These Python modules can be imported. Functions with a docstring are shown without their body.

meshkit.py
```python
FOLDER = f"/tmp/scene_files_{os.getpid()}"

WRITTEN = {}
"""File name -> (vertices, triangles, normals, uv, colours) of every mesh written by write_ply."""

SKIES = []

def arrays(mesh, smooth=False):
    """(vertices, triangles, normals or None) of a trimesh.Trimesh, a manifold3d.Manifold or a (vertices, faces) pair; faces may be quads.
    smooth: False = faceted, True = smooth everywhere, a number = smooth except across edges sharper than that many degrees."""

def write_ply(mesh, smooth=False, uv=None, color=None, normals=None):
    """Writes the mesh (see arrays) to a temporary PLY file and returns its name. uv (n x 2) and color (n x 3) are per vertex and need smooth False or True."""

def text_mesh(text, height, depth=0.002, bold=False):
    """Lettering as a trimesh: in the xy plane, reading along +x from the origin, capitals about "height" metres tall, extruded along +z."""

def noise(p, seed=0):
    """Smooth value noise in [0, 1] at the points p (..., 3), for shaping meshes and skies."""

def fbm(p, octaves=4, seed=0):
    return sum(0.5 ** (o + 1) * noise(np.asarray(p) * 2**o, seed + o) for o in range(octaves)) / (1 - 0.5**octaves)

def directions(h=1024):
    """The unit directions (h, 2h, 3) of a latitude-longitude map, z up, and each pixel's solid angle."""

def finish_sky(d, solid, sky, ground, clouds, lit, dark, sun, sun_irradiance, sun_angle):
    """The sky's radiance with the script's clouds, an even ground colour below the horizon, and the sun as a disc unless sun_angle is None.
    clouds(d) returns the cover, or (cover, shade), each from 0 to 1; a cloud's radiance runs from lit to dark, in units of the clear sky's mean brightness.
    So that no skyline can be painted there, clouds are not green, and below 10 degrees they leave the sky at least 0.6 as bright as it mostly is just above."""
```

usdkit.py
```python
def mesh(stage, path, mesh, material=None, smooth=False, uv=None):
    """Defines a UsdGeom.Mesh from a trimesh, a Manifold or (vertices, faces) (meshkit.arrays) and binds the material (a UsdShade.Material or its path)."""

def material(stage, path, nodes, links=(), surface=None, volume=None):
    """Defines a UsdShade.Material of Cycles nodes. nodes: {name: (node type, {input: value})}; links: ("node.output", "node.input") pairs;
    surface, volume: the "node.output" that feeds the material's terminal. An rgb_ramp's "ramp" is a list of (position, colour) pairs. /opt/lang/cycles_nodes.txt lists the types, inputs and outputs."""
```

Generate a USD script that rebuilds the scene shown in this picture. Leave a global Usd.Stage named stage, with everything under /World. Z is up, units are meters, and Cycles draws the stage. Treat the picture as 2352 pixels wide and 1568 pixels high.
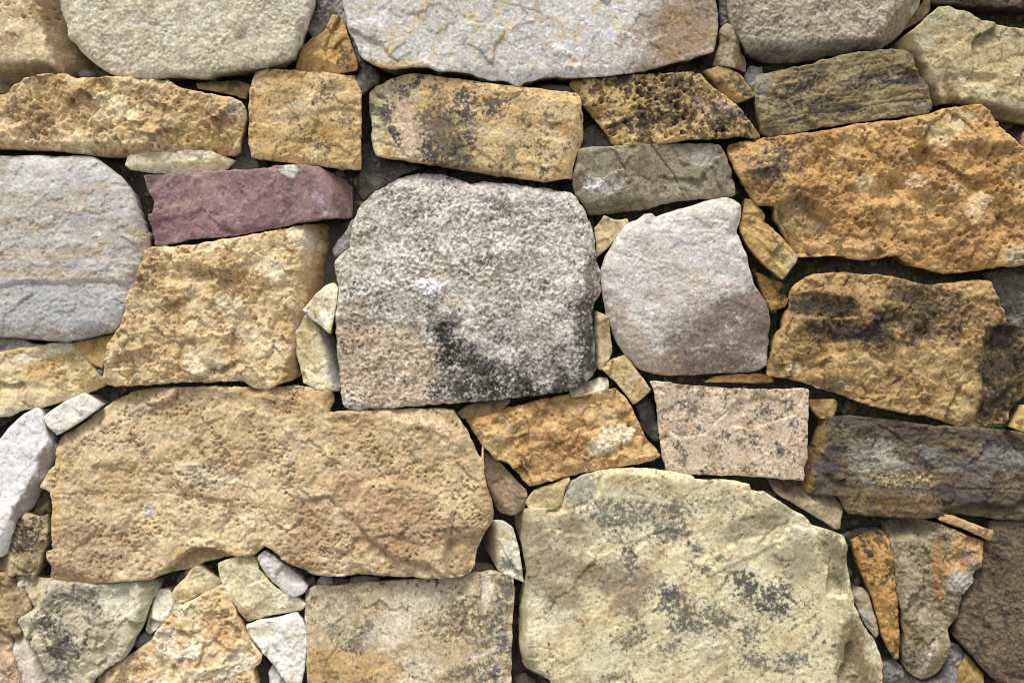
import math, numpy as np, shapely, usdkit
from shapely.geometry import Polygon, LineString, box
from scipy.spatial import Delaunay, cKDTree
from pxr import Usd, UsdGeom, UsdLux, UsdShade, Gf, Sdf, Vt

stage = Usd.Stage.CreateInMemory()
UsdGeom.SetStageUpAxis(stage, UsdGeom.Tokens.z)
UsdGeom.SetStageMetersPerUnit(stage, 1.0)
UsdGeom.Xform.Define(stage, '/World')
UsdGeom.Scope.Define(stage, '/World/Looks')

# ---------------------------------------------------------------- camera, sky, sun, exposure
S = 0.0015                      # metres per unit of the drawing of the wall (1024 units wide)
ZC = 1.30                       # height of the lens above the ground
D = 2.133                       # lens to the wall's mean face
cam = UsdGeom.Camera.Define(stage, '/World/camera')
cam.CreateHorizontalApertureAttr(36.0)
cam.CreateVerticalApertureAttr(36.0 * 682 / 1024)
cam.CreateFocalLengthAttr(50.0)
cam.CreateClippingRangeAttr(Gf.Vec2f(0.05, 200))
cam.AddTranslateOp().Set(Gf.Vec3d(0, -D, ZC))
cam.AddRotateXYZOp().Set(Gf.Vec3f(90, 0, 0))
cam.CreateExposureAttr(1.47)

SUN_AZ, SUN_EL = math.radians(198), math.radians(58)      # azimuth of the light measured from +y towards +x
sd = np.array([math.sin(SUN_AZ) * math.cos(SUN_EL), math.cos(SUN_AZ) * math.cos(SUN_EL), math.sin(SUN_EL)])
sky_mat = usdkit.material(stage, '/World/Looks/overcast_sky', {
    'sky': ('sky_texture', {'sky_type': 'single_scattering', 'sun_disc': False, 'sun_elevation': SUN_EL, 'sun_rotation': math.atan2(sd[0], sd[1])}),
    'grey': ('hsv', {'saturation': 0.06, 'value': 1.0}),
    'bg': ('background_shader', {'strength': 0.092})},
    [('sky.color', 'grey.color'), ('grey.color', 'bg.color')], surface='bg.background')
dome = UsdLux.DomeLight.Define(stage, '/World/sky')
UsdShade.MaterialBindingAPI.Apply(dome.GetPrim()).Bind(sky_mat)
dome.GetPrim().SetCustomDataByKey('kind', 'structure')
sun = UsdLux.DistantLight.Define(stage, '/World/sun')
sun.CreateNormalizeAttr(True)
sun.CreateIntensityAttr(0.4)
sun.CreateAngleAttr(19.0)
sun.CreateColorAttr(Gf.Vec3f(1.0, 0.985, 0.955))
sun.AddTransformOp().Set(Gf.Matrix4d().SetRotate(Gf.Rotation(Gf.Vec3d(0, 0, 1), Gf.Vec3d(*sd))))

# ---------------------------------------------------------------- drawing coordinates
TILE = {k: ((i % 3) * 830.0, (0, 553.0, 1107.0)[i // 3]) for i, k in enumerate('ABCDEFGHI')}

def P(text):
    """'A 10,20 30,40 B 5,6' -> points in units of the 1024 x 682 drawing; each letter is a survey sheet of the wall."""
    out, t = [], None
    for w in text.split():
        if w in TILE:
            t = TILE[w]
        else:
            x, y = map(float, w.split(','))
            out.append(((t[0] + x * 900 / 2352) / 2.5, (t[1] + y * 600 / 1568) / 2.5))
    return np.array(out)

# ---------------------------------------------------------------- noise
_perm = np.random.default_rng(7).permutation(4096).astype(np.int32)
_ang = np.random.default_rng(8).uniform(0, 2 * np.pi, 4096)
_gx, _gy = np.cos(_ang).astype(np.float32), np.sin(_ang).astype(np.float32)

def gn(x, y, seed):
    x, y = np.asarray(x, np.float32), np.asarray(y, np.float32)
    xf, yf = np.floor(x), np.floor(y)
    xi, yi = xf.astype(np.int32), yf.astype(np.int32)
    fx, fy = x - xf, y - yf
    u, v = fx * fx * fx * (fx * (fx * 6 - 15) + 10), fy * fy * fy * (fy * (fy * 6 - 15) + 10)
    p0, p1 = _perm[(xi + seed * 37) & 4095] + yi, _perm[(xi + 1 + seed * 37) & 4095] + yi
    def g(p, gx, gy):
        h = _perm[p & 4095]
        return _gx[h] * gx + _gy[h] * gy
    a, b = g(p0, fx, fy), g(p0 + 1, fx, fy - 1)
    a += u * (g(p1, fx - 1, fy) - a)
    b += u * (g(p1 + 1, fx - 1, fy - 1) - b)
    return 1.5 * (a + v * (b - a))

def fbm(x, y, wl, octs=4, seed=0, rough=0.5, ridged=False):
    out, amp, tot = 0.0, 1.0, 0.0
    for o in range(octs):
        ca, sa = math.cos(0.7 + 1.3 * o + seed), math.sin(0.7 + 1.3 * o + seed)
        n = gn((x * ca - y * sa) / wl + 17.3 * o, (x * sa + y * ca) / wl + 5.1 * seed, seed + o * 11)
        if ridged:
            n = 1 - 2.2 * np.abs(n)
        out, tot = out + amp * n, tot + amp
        amp, wl = amp * rough, wl / 2.03
    return out / tot

def sm(a, b, x):
    t = np.clip((x - a) / (b - a), 0, 1)
    return t * t * (3 - 2 * t)

def rgb(h):
    c = np.array([int(h[i:i + 2], 16) for i in (0, 2, 4)]) / 255.0
    c = np.where(c < 0.04045, c / 12.92, ((c + 0.055) / 1.055) ** 2.4)
    return c + 0.15 * (c @ [0.3, 0.6, 0.1] - c)

ALB = 0.74                      # sunlit tone -> base colour

# ---------------------------------------------------------------- looks
def stone_look(name, grain, spots, bump, rough, tint=0.12):
    """Base colour from the stone's own colouring times mineral grain and fine spots; fine relief as a bump."""
    return usdkit.material(stage, '/World/Looks/' + name, {
        'geo': ('texture_coordinate', {}),
        'a': ('attribute', {'attribute': 'albedo'}),
        'n1': ('noise_texture', {'scale': grain, 'detail': 4.0, 'roughness': 0.65}),
        'n2': ('noise_texture', {'scale': spots, 'detail': 3.0, 'roughness': 0.6, 'distortion': 0.4}),
        'r1': ('map_range', {'from_min': 0.3, 'from_max': 0.7, 'to_min': 1 - 2.0 * tint, 'to_max': 1 + 1.6 * tint, 'clamp': True}),
        'r2': ('map_range', {'from_min': 0.3, 'from_max': 0.7, 'to_min': 1 - 1.2 * tint, 'to_max': 1 + 1.0 * tint, 'clamp': True}),
        'm': ('math', {'math_type': 'multiply'}),
        'cc': ('combine_xyz', {}),
        'mul': ('vector_math', {'math_type': 'multiply'}),
        'b': ('bump', {'strength': 0.8, 'distance': bump}),
        'p': ('principled_bsdf', {'roughness': rough, 'specular_ior_level': 0.25, 'diffuse_roughness': 0.4})},
        [('geo.object', 'n1.vector'), ('geo.object', 'n2.vector'), ('n1.fac', 'r1.value'), ('n2.fac', 'r2.value'),
         ('r1.result', 'm.value1'), ('r2.result', 'm.value2'), ('m.value', 'cc.x'), ('m.value', 'cc.y'), ('m.value', 'cc.z'),
         ('a.color', 'mul.vector1'), ('cc.vector', 'mul.vector2'), ('mul.vector', 'p.base_color'),
         ('n1.fac', 'b.height'), ('b.normal', 'p.normal')], surface='p.BSDF')

LOOK = {'sand': stone_look('sandstone', 330, 120, 0.0011, 0.9, 0.15),
        'lime': stone_look('limestone', 300, 110, 0.0007, 0.85, 0.10),
        'slate': stone_look('slate', 320, 130, 0.0013, 0.8, 0.18),
        'coarse': stone_look('coarse_stone', 290, 150, 0.0022, 0.95, 0.2),
        'mortar': stone_look('mortar_look', 320, 120, 0.002, 0.95, 0.15)}

wall = UsdGeom.Xform.Define(stage, '/World/stonework')
wp = wall.GetPrim()
wp.SetCustomDataByKey('label', 'rough dry-looking wall of ochre, grey and brown rubble stones wedged with small chips')
wp.SetCustomDataByKey('category', 'stone wall')
count = {}

def put(name, v, f, look, col=None, label=None, kind=None):
    k = count.get(name, 0)
    count[name] = k + 1
    path = '/World/stonework/' + (name if k == 0 else f'{name}_{k:03d}')
    m = usdkit.mesh(stage, path, (v, f), LOOK.get(look, look), smooth=True)
    if col is not None:
        UsdGeom.PrimvarsAPI(m).CreatePrimvar('albedo', Sdf.ValueTypeNames.Color3fArray, 'vertex').Set(Vt.Vec3fArray.FromNumpy(np.clip(col, 0, 1).astype(np.float32)))
    if label:
        m.GetPrim().SetCustomDataByKey('label', label)
    if kind:
        m.GetPrim().SetCustomDataByKey('kind', kind)
    return m

def densify(poly, step):
    q = np.vstack([poly, poly[:1]])
    ln = np.r_[0, np.cumsum(np.hypot(*np.diff(q, axis=0).T))]
    t = np.linspace(0, ln[-1], max(8, int(ln[-1] / step)), endpoint=False)
    return np.c_[np.interp(t, ln, q[:, 0]), np.interp(t, ln, q[:, 1])]

def signed(poly, x, y):
    """Distance to the outline, positive inside."""
    d = cKDTree(densify(poly, 0.7)).query(np.c_[x, y], workers=-1)[0]
    return np.where(shapely.contains_xy(Polygon(poly).buffer(0), x, y), d, -d)

def linedist(line, x, y):
    q = LineString(line)
    pts = np.array([q.interpolate(t).coords[0] for t in np.arange(0, q.length, 0.6)])
    return cKDTree(pts).query(np.c_[x, y], workers=-1)[0]

TYPES = {   # relief in drawing units: undulation, middle relief, fine relief, facets, terracing, pits, grains, edge chips
    'smooth': dict(und=(4, 110), mid=(1.5, 30), fine=0.16, facet=(1.6, 46), terr=(1.8, .45), bevel=(2, .1, .3), look='lime'),
    'boulder': dict(und=(6, 120), mid=(2.6, 22), fine=0.50, grain=(0.35, 3.2), look='sand'),
    'split': dict(und=(3, 90), mid=(2.4, 26), fine=0.30, facet=(3.0, 44), terr=(1.8, 0.5), chips=(4, 12), bevel=(3, .2, .7), look='sand'),
    'rough': dict(und=(7, 70), mid=(6.0, 26), fine=0.75, facet=(4.2, 24), terr=(2.6, 0.5), pits=(9, 0.9, 3.0, 1.1), chips=(4, 14), bevel=(4, .25, .8), look='sand'),
    'pitted': dict(und=(5, 120), mid=(3.0, 28), fine=0.60, facet=(2.4, 34), pits=(26, 0.8, 4.0, 1.7), chips=(4, 14), bevel=(4, .25, .8), look='sand'),
    'crust': dict(und=(5, 110), mid=(4.2, 18), fine=0.9, grain=(1.5, 3.0), look='coarse'),
    'slate': dict(und=(3, 90), mid=(3.6, 18), fine=0.6, facet=(2.4, 24), aniso=(-8, 4.0), terr=(1.8, 0.6), chips=(3, 10), bevel=(4, .3, .9), look='slate'),
    'chip': dict(und=(1.0, 45), mid=(1.2, 16), fine=0.34, facet=(2.6, 30), warp=0.12, chips=(3, 7), look='lime'),
    'mortar': dict(und=(6, 34), mid=(8.0, 18), fine=1.1, grain=(1.6, 5.0), pits=(8, 0.8, 2.0, 0.9), look='mortar'),
}

def stone(poly, typ, c, z=8, e=3, name='stone', label=None, cr=(), sc=(), bl=(), ck=(), cs=(46, 15), sp=None, tilt=(0, 0), step=1.22, seed=None, back=70, wob=None, k2=(0.5, 0.5), dome=0, **kw):
    t = {**TYPES[typ], **kw}
    seed = seed if seed is not None else sum(count.values()) * 13 + 5
    wob = wob if wob is not None else {'chip': 0.45, 'smooth': 0.6, 'boulder': 0.6}.get(typ, 0.95)
    rng = np.random.default_rng(seed)
    poly = P(poly) if isinstance(poly, str) else np.asarray(poly, float)
    if Polygon(poly).exterior.is_ccw:
        poly = poly[::-1]
    if typ != 'mortar':
        grown = Polygon(poly).buffer(0.7, join_style='mitre')
        poly = np.array(max(getattr(grown, 'geoms', [grown]), key=lambda k: k.area).exterior.coords)[:-1]
        if Polygon(poly).exterior.is_ccw:
            poly = poly[::-1]
    ring = densify(poly, 3.2)
    nx, ny = fbm(ring[:, 0], ring[:, 1], 9, 3, seed + 1), fbm(ring[:, 0], ring[:, 1], 9, 3, seed + 2)
    ring = densify(ring + wob * 1.6 * np.c_[nx, ny], step)
    pg = Polygon(ring)
    if not pg.is_valid:
        pg = pg.buffer(0)
        pg = max(getattr(pg, 'geoms', [pg]), key=lambda g: g.area)
        ring = densify(np.array(pg.exterior.coords)[:-1], step)
        if Polygon(ring).exterior.is_ccw:
            ring = ring[::-1]
        pg = Polygon(ring)
    x0, y0, x1, y1 = pg.bounds
    gx, gy = np.meshgrid(np.arange(x0, x1, step), np.arange(y0, y1, step * 0.866))
    gx = gx + (np.arange(gx.shape[0]) % 2)[:, None] * step / 2
    g = np.c_[gx.ravel(), gy.ravel()] + rng.uniform(-0.22, 0.22, (gx.size, 2)) * step
    g = g[shapely.contains_xy(pg, g[:, 0], g[:, 1])]
    tree = cKDTree(ring)
    dg = tree.query(g, workers=-1)[0]
    g, dg = g[dg > 0.55 * step], dg[dg > 0.55 * step]
    n = len(ring)
    p = np.vstack([ring, g])
    d = np.r_[np.zeros(n), dg]
    x, y = p[:, 0], p[:, 1]
    tri = Delaunay(p).simplices
    cen = p[tri].mean(1)
    tri = tri[shapely.contains_xy(pg, cen[:, 0], cen[:, 1])]
    a = p[tri]
    cw = (a[:, 1, 0] - a[:, 0, 0]) * (a[:, 2, 1] - a[:, 0, 1]) - (a[:, 1, 1] - a[:, 0, 1]) * (a[:, 2, 0] - a[:, 0, 0])
    tri = np.where((cw > 0)[:, None], tri[:, ::-1], tri)
    ctr = np.array(pg.representative_point().coords[0])
    # ---- relief
    ax, ay = x, y
    if 'aniso' in t:
        q, r = math.radians(t['aniso'][0]), t['aniso'][1]
        ax, ay = (x * math.cos(q) + y * math.sin(q)) / r, -x * math.sin(q) + y * math.cos(q)
    ua, ul = t['und']
    ma, ml = t['mid']
    ma = ma * (0.62 if typ == 'rough' else 1)
    base = ua * fbm(x, y, ul, 2, seed + 3) + ma * fbm(ax, ay, ml, 5, seed + 4, 0.6)
    if t.get('ridge'):
        base = base + t['ridge'][0] * fbm(ax, ay, t['ridge'][1], 3, seed + 5, 0.5, True)
    if t.get('facet'):
        fa, fs = t['facet']
        wp = t.get('warp', 0.3)
        for o, (am, sz) in enumerate(((fa, fs), (fa * 0.5, fs * 0.42))):
            m = max(6, int((x1 - x0 + 2 * sz) * (y1 - y0 + 2 * sz) / (sz * sz)))
            fc = rng.uniform((x0 - sz, y0 - sz), (x1 + sz, y1 + sz), (m, 2))
            wx, wy = x + wp * sz * fbm(x, y, sz * 0.8, 4, seed + 60 + o, 0.6), y + wp * sz * fbm(x, y, sz * 0.8, 4, seed + 62 + o, 0.6)
            k = cKDTree(fc).query(np.c_[wx, wy], workers=-1)[1]
            tv = rng.normal(0, 0.75, (m, 2))
            lift = rng.uniform(-0.35, 0.35, m)
            base = base + am * (lift[k] + ((wx - fc[k, 0]) * tv[k, 0] + (wy - fc[k, 1]) * tv[k, 1]) / sz)
    if 'terr' in t:
        stp, mix = t['terr']
        q = base / stp + 0.4 * fbm(x, y, 12, 2, seed + 6)
        fl = np.floor(q)
        base = base * (1 - mix) + mix * stp * (fl + sm(0.40, 0.60, q - fl))
    patchy = sm(-0.18, 0.24, fbm(x, y, 42, 3, seed + 16))
    h = base + t['fine'] * (0.35 + 1.25 * patchy) * (1.5 * fbm(ax, ay, 7.0, 3, seed + 7, 0.7) + 1.3 * fbm(x, y, 3.2, 1, seed + 8))
    tilt = (tilt[0] + rng.normal(0, 0.035), tilt[1] + rng.normal(0.01, 0.035))
    h = h + tilt[0] * (x - ctr[0]) + tilt[1] * (y - ctr[1])
    cell = None
    if 'grain' in t:
        ga, gs = t['grain']
        m = int(pg.area / (gs * gs))
        gp = rng.uniform((x0, y0), (x1, y1), (int(m * (x1 - x0) * (y1 - y0) / pg.area), 2))
        dd, cell = cKDTree(gp).query(p, workers=-1)
        size = rng.uniform(0.3, 1.0, len(gp))[cell]
        h = h + ga * size * (1 - np.minimum(1, dd / (0.66 * gs)) ** 2) * (0.6 + 0.8 * sm(-0.3, 0.4, fbm(x, y, 30, 2, seed + 8)))
        cell = (rng.random(len(gp))[cell], np.minimum(1, dd / (0.66 * gs)))
    if 'pits' in t:
        den, r0, r1, dep = t['pits']
        m = int(den * 4 * (x1 - x0) * (y1 - y0) / 1000)
        pc = rng.uniform((x0, y0), (x1, y1), (m, 2))
        keep = rng.random(m) < sm(-0.08, 0.42, fbm(pc[:, 0], pc[:, 1], 46, 4, seed + 9, 0.6)) * 0.9
        pc = pc[keep]
        pr = r0 + (r1 - r0) * rng.random(len(pc)) ** 4
        if len(pc):
            dist, idx = cKDTree(pc).query(p, k=min(3, len(pc)), workers=-1)
            dist, idx = dist.reshape(len(p), -1), idx.reshape(len(p), -1)
            rr = pr[idx] * (1 + 0.35 * fbm(x, y, 3.5, 1, seed + 10))[:, None]
            h = h - (dep * 1.5 * pr[idx] * (1 - sm(0.25, 1.0, dist / rr))).max(1)
    for spec, dh, soft in sc:
        pl = P(spec)
        h = h + dh * sm(-soft, soft, signed(pl, x, y) + 1.8 * fbm(x, y, 10, 3, seed + 11))
    for spec, dep, w in ck:
        h = h - dep * np.exp(-(linedist(P(spec), x + 1.2 * fbm(x, y, 8, 2, seed + 12), y + 1.2 * fbm(x, y, 8, 2, seed + 13)) / w) ** 2)
    drop = np.zeros(len(p))
    if 'bevel' in t:
        m, s0_, s1_ = t['bevel']
        for k in range(m):
            th = 2 * np.pi * (k + rng.uniform(0.1, 0.9)) / m
            pr = ring[:, 0] * math.cos(th) + ring[:, 1] * math.sin(th)
            w = (pr.max() - pr.min()) * rng.uniform(0.03, 0.13)
            q = x * math.cos(th) + y * math.sin(th) - (pr.max() - min(w, 20)) + 2.0 * fbm(x, y, 30, 4, seed + 70 + k, 0.6)
            drop += rng.uniform(s0_, s1_) * np.maximum(0, q)
    for spec, slope in cr:
        (ax_, ay_), (bx_, by_) = P(spec)[:2]
        l = math.hypot(bx_ - ax_, by_ - ay_)
        nxx, nyy = -(by_ - ay_) / l, (bx_ - ax_) / l
        s0 = (ctr[0] - ax_) * nxx + (ctr[1] - ay_) * nyy
        sg = -1 if s0 > 0 else 1
        q = sg * ((x - ax_) * nxx + (y - ay_) * nyy) + 2.2 * fbm(x, y, 26, 3, seed + 14)
        if (q > 0).mean() > 0.42:
            print('WIDE CREASE', label, spec, (q > 0).mean())
        drop += (1.5 if typ == 'chip' else 1) * slope * np.where(q > 6, q, np.log1p(np.exp(np.minimum(q, 6) / 0.8)) * 0.8)
    if t.get('chips'):
        m = max(5, int(n * step / 22))
        at = ring[rng.integers(0, n, m)] + rng.normal(0, 1.5, (m, 2))
        cr_, cs_ = rng.uniform(*t['chips'], m) * rng.uniform(0.4, 1.0, m), rng.uniform(0.25, 0.9, m)
        wx, wy = x + 1.6 * fbm(x, y, 9, 3, seed + 17), y + 1.6 * fbm(x, y, 9, 3, seed + 18)
        near = d < 14
        for k in range(m):
            qd = cr_[k] - np.hypot(wx[near] - at[k, 0], wy[near] - at[k, 1])
            h[near] -= cs_[k] * np.maximum(0, qd)
    e = e * (0.55 if typ in ('split', 'rough', 'pitted', 'chip', 'slate') else 0.8)
    ev = e * (1 + 0.55 * fbm(x, y, 16, 3, seed + 15))
    q = np.clip(1 - d / np.maximum(ev, 0.5), 0, 1)
    h = h - ev * (1 - np.sqrt(np.maximum(0, 1 - q * q))) * (0.9 if e < 8 else 0.75)
    if dome:
        dm = d.max()
        h = h + dome * (np.sqrt(np.maximum(0, 1 - (1 - d / dm) ** 2)) - 1)
    h = h - drop
    # ---- colouring (the grain runs on round the corners)
    x, y, ax, ay = x + 0.7 * drop, y + 0.35 * drop, ax + 0.7 * drop, ay + 0.35 * drop
    x_, y_ = p[:, 0], p[:, 1]
    cols = [rgb(q) for q in c]
    big = fbm(x, y, cs[0], 4, seed + 20, 0.6)
    med = fbm(ax, ay, cs[1], 5, seed + 21, 0.65)
    col = np.tile(cols[0], (len(p), 1))
    def lay(col, mask, cc):
        return col + np.clip(mask, 0, 1)[:, None] * (cc - col)
    if len(cols) > 1:
        col = lay(col, sm(-0.35, 0.4, big + 0.35 * med) * 2 * k2[0], cols[1])
    if len(cols) > 2:
        col = lay(col, sm(0.02, 0.42, med + 0.25 * fbm(x, y, 30, 2, seed + 22)) * 2 * k2[1], cols[2])
    if len(cols) > 3:
        col = lay(col, sm(0.10, 0.40, fbm(ax, ay, cs[1] * 1.7, 5, seed + 23, 0.65)) * 0.85, cols[3])
    if len(cols) > 2 and typ in ('rough', 'pitted'):
        col = lay(col, 0.45 * patchy, cols[2])
        col = lay(col, 0.40 * (1 - patchy) * sm(-0.1, 0.3, med), cols[1] * 1.06)
    if cell is not None:
        col = col * (0.9 + 0.2 * cell[0] * (1 - 0.5 * cell[1]))[:, None]
    col = col * (1 + 0.42 * fbm(ax, ay, 12, 5, seed + 24, 0.8) + 0.16 * fbm(x, y, 3.0, 1, seed + 25))[:, None]
    memo = {}
    def nz(wl, octs, sd, rough=0.5):
        k = (wl, octs, sd, rough)
        if k not in memo:
            memo[k] = fbm(x, y, wl, octs, seed + sd, rough)
        return memo[k]
    for spec, rx, ry, ang, colour, kind, stg in bl:
        # kind: 'stain' breaks up into specks, 'patch' is even, 'vein' needs a line
        cc = rgb(colour)
        if kind == 'vein':
            dist = linedist(P(spec), x + 2.0 * nz(14, 3, 30), y + 2.0 * nz(14, 3, 31))
            mk = np.exp(-(dist / rx) ** 2) * sm(-0.5, 0.1, nz(9, 2, 32))
        else:
            k = 0.38265 / 2.5
            rx_, ry_ = rx * k, ry * k
            q = math.radians(ang)
            mk = np.zeros(len(p))
            for (bx, by) in P(spec):
                u, v = x_ - bx, y_ - by
                u, v = (u * math.cos(q) + v * math.sin(q)) / rx_, (-u * math.sin(q) + v * math.cos(q)) / ry_
                mk = np.maximum(mk, 1.6 - np.hypot(u, v))
            r = 1.6 - mk
            if kind == 'soft':
                mk = sm(-0.55, 0.65, 1 - r + 1.0 * nz(26, 5, 33, 0.7) + 0.8 * nz(4.6, 3, 35, 0.8))
            elif kind == 'patch':
                wl = 10 if rx_ < 14 else 18 if rx_ < 30 else 30
                so = 0.22 if rx_ < 20 else 0.45
                mk = sm(-so, so, 1 - r + 0.8 * nz(wl, 5, 33, 0.65) + 0.35 * nz(4.6, 3, 35, 0.8))
            else:
                mk = sm(-0.08, 0.24, (1 - r) * 0.50 + 0.45 * nz(22, 4, 34, 0.65) + 0.95 * nz(4.6, 3, 35, 0.8) - 0.12)
        col = lay(col, mk * stg, cc * (1 + 0.5 * nz(4, 2, 36, 0.7))[:, None])
    if sp:
        colour, amt, wl = sp
        mk = sm(0.27 - 0.42 * amt, 0.37 - 0.42 * amt, 0.8 * fbm(x, y, wl, 4, seed + 40, 0.75) + 0.5 * fbm(x, y, wl * 5, 3, seed + 41))
        col = lay(col, mk * 0.85, rgb(colour))
    if cell is not None and typ == 'crust':
        wg = (cell[0] > 0.5) * (1 - sm(0.35, 0.75, cell[1])) * sm(-0.3, 0.15, fbm(x, y, 20, 2, seed + 44))
        col = lay(col, 0.55 * wg, rgb(c[1]) * 1.05)
        col = col * (1 - 0.22 * (cell[0] < 0.2))[:, None]
    col = col * ALB
    # ---- sides, running back into the wall
    tang = np.roll(ring, -1, 0) - np.roll(ring, 1, 0)
    tang /= np.maximum(np.linalg.norm(tang, axis=1, keepdims=True), 1e-6)
    inw = np.c_[-tang[:, 1], tang[:, 0]]
    probe = ring + 0.6 * inw
    if shapely.contains_xy(pg, probe[:, 0], probe[:, 1]).mean() < 0.5:
        inw = -inw
    for _ in range(6):
        inw = (np.roll(inw, 1, 0) + 2 * inw + np.roll(inw, -1, 0)) / 4
    depths = [1.5, 4, 8, 15, 28, back]
    V, H, C, F = [p], [h + z], [col], [tri]
    prev, off = np.arange(n), len(p)
    hb = (h + z)[:n]
    for i, dp in enumerate(depths):
        wv = fbm(ring[:, 0] + 3 * dp, ring[:, 1], 10, 3, seed + 50)
        q = ring + inw * (0.12 * dp + 0.06 * dp * wv + 0.5 * wv)[:, None]
        V.append(q)
        H.append(np.minimum(hb - dp, hb - 0.2) if i < len(depths) - 1 else np.full(n, -float(back)))
        C.append(col[:n] * (1 + 0.2 * wv)[:, None])
        cur = off + np.arange(n)
        a_, b_ = prev, np.roll(prev, -1)
        c_, d_ = cur, np.roll(cur, -1)
        F += [np.c_[a_, c_, b_], np.c_[b_, c_, d_]]
        prev, off = cur, off + n
    V.append(ring.mean(0)[None]); H.append(np.array([-float(back)])); C.append(col[:1])
    F.append(np.c_[prev, np.full(n, off), np.roll(prev, -1)])
    V, H, C, F = np.vstack(V), np.concatenate(H), np.vstack(C), np.vstack(F)
    # outward orientation
    A = V[F[:len(tri)]]
    f = (D - z * S) / D
    W = np.c_[(V[:, 0] - 512) * S * f, -H * S, ZC - (V[:, 1] - 341) * S * f]
    a, b, cc_ = W[tri[:, 0]], W[tri[:, 1]], W[tri[:, 2]]
    nrm = np.cross(b - a, cc_ - a)
    if nrm[:, 1].mean() > 0:
        F[:len(tri)] = F[:len(tri), ::-1]
    sidef = F[len(tri):]
    a, b, cc_ = W[sidef[:, 0]], W[sidef[:, 1]], W[sidef[:, 2]]
    m_ = (W[:n].mean(0) + [0, 0.02, 0])
    ns = np.cross(b - a, cc_ - a)
    inn = np.c_[inw[:, 0], np.zeros(n), -inw[:, 1]]
    if (ns[:n] * inn).sum() > 0:
        F[len(tri):] = sidef[:, ::-1]
    footprints.append(pg)
    return put(name, W, F, t['look'], C, label)

footprints = []
# ---------------------------------------------------------------- the stones, top course first
OCH, DOC, CRM, GRY, BLK = 'd0a45e', 'a87a3c', 'e2cfa0', 'b5ada2', '3a3734'

stone('A -400,-300 345,-300 365,0 400,150 430,240 500,320 560,400 540,440 470,478 330,470 150,500 0,540 -400,560', 'rough',
      ['d8c090', 'e6d4a8', 'a98850'], z=16, e=4, mid=(2.2, 24), facet=(1.2, 34), fine=.3, cr=[('A 258,-60 322,420', 1.9), ('A -100,408 330,405', 2.4)], k2=(.5, .3),
      bl=[('A 130,90 60,270 230,60', 90, 60, 30, 'a5814f', 'stain', .7), ('A 400,300 330,150 460,420', 70, 200, -15, '8a6c3c', 'patch', .75), ('A 20,480 250,460', 260, 50, 0, '6a5a3a', 'patch', .6)],
      label='cream corner block with a broad brown side face')
stone('A 355,-60 385,60 410,150 425,230 470,265 520,330 590,390 660,440 720,470 800,490 900,497 980,505 1080,490 1200,490 1300,500 1400,480 1500,465 1600,450 1700,445 1790,420 1870,400 1920,370 1955,300 1985,210 2020,120 2055,20 2065,-60 2000,-300 500,-300', 'boulder',
      ['d4c6a8', 'dfd4bc', 'c8aa80', 'b4a488'], z=18, e=12, mid=(3.0, 20), fine=0.59, grain=(0.60, 3.0), cs=(60, 12), k2=(.5, .35),
      bl=[('A 1580,230', 40, 45, 0, '8c6f57', 'patch', .6), ('A 900,150', 80, 22, 10, 'e6e0d2', 'patch', .6), ('A 1100,490 1400,470 1700,430', 260, 30, -5, '8d8674', 'stain', .5)],
      label='large beige boulder with a rounded lower edge')
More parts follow.
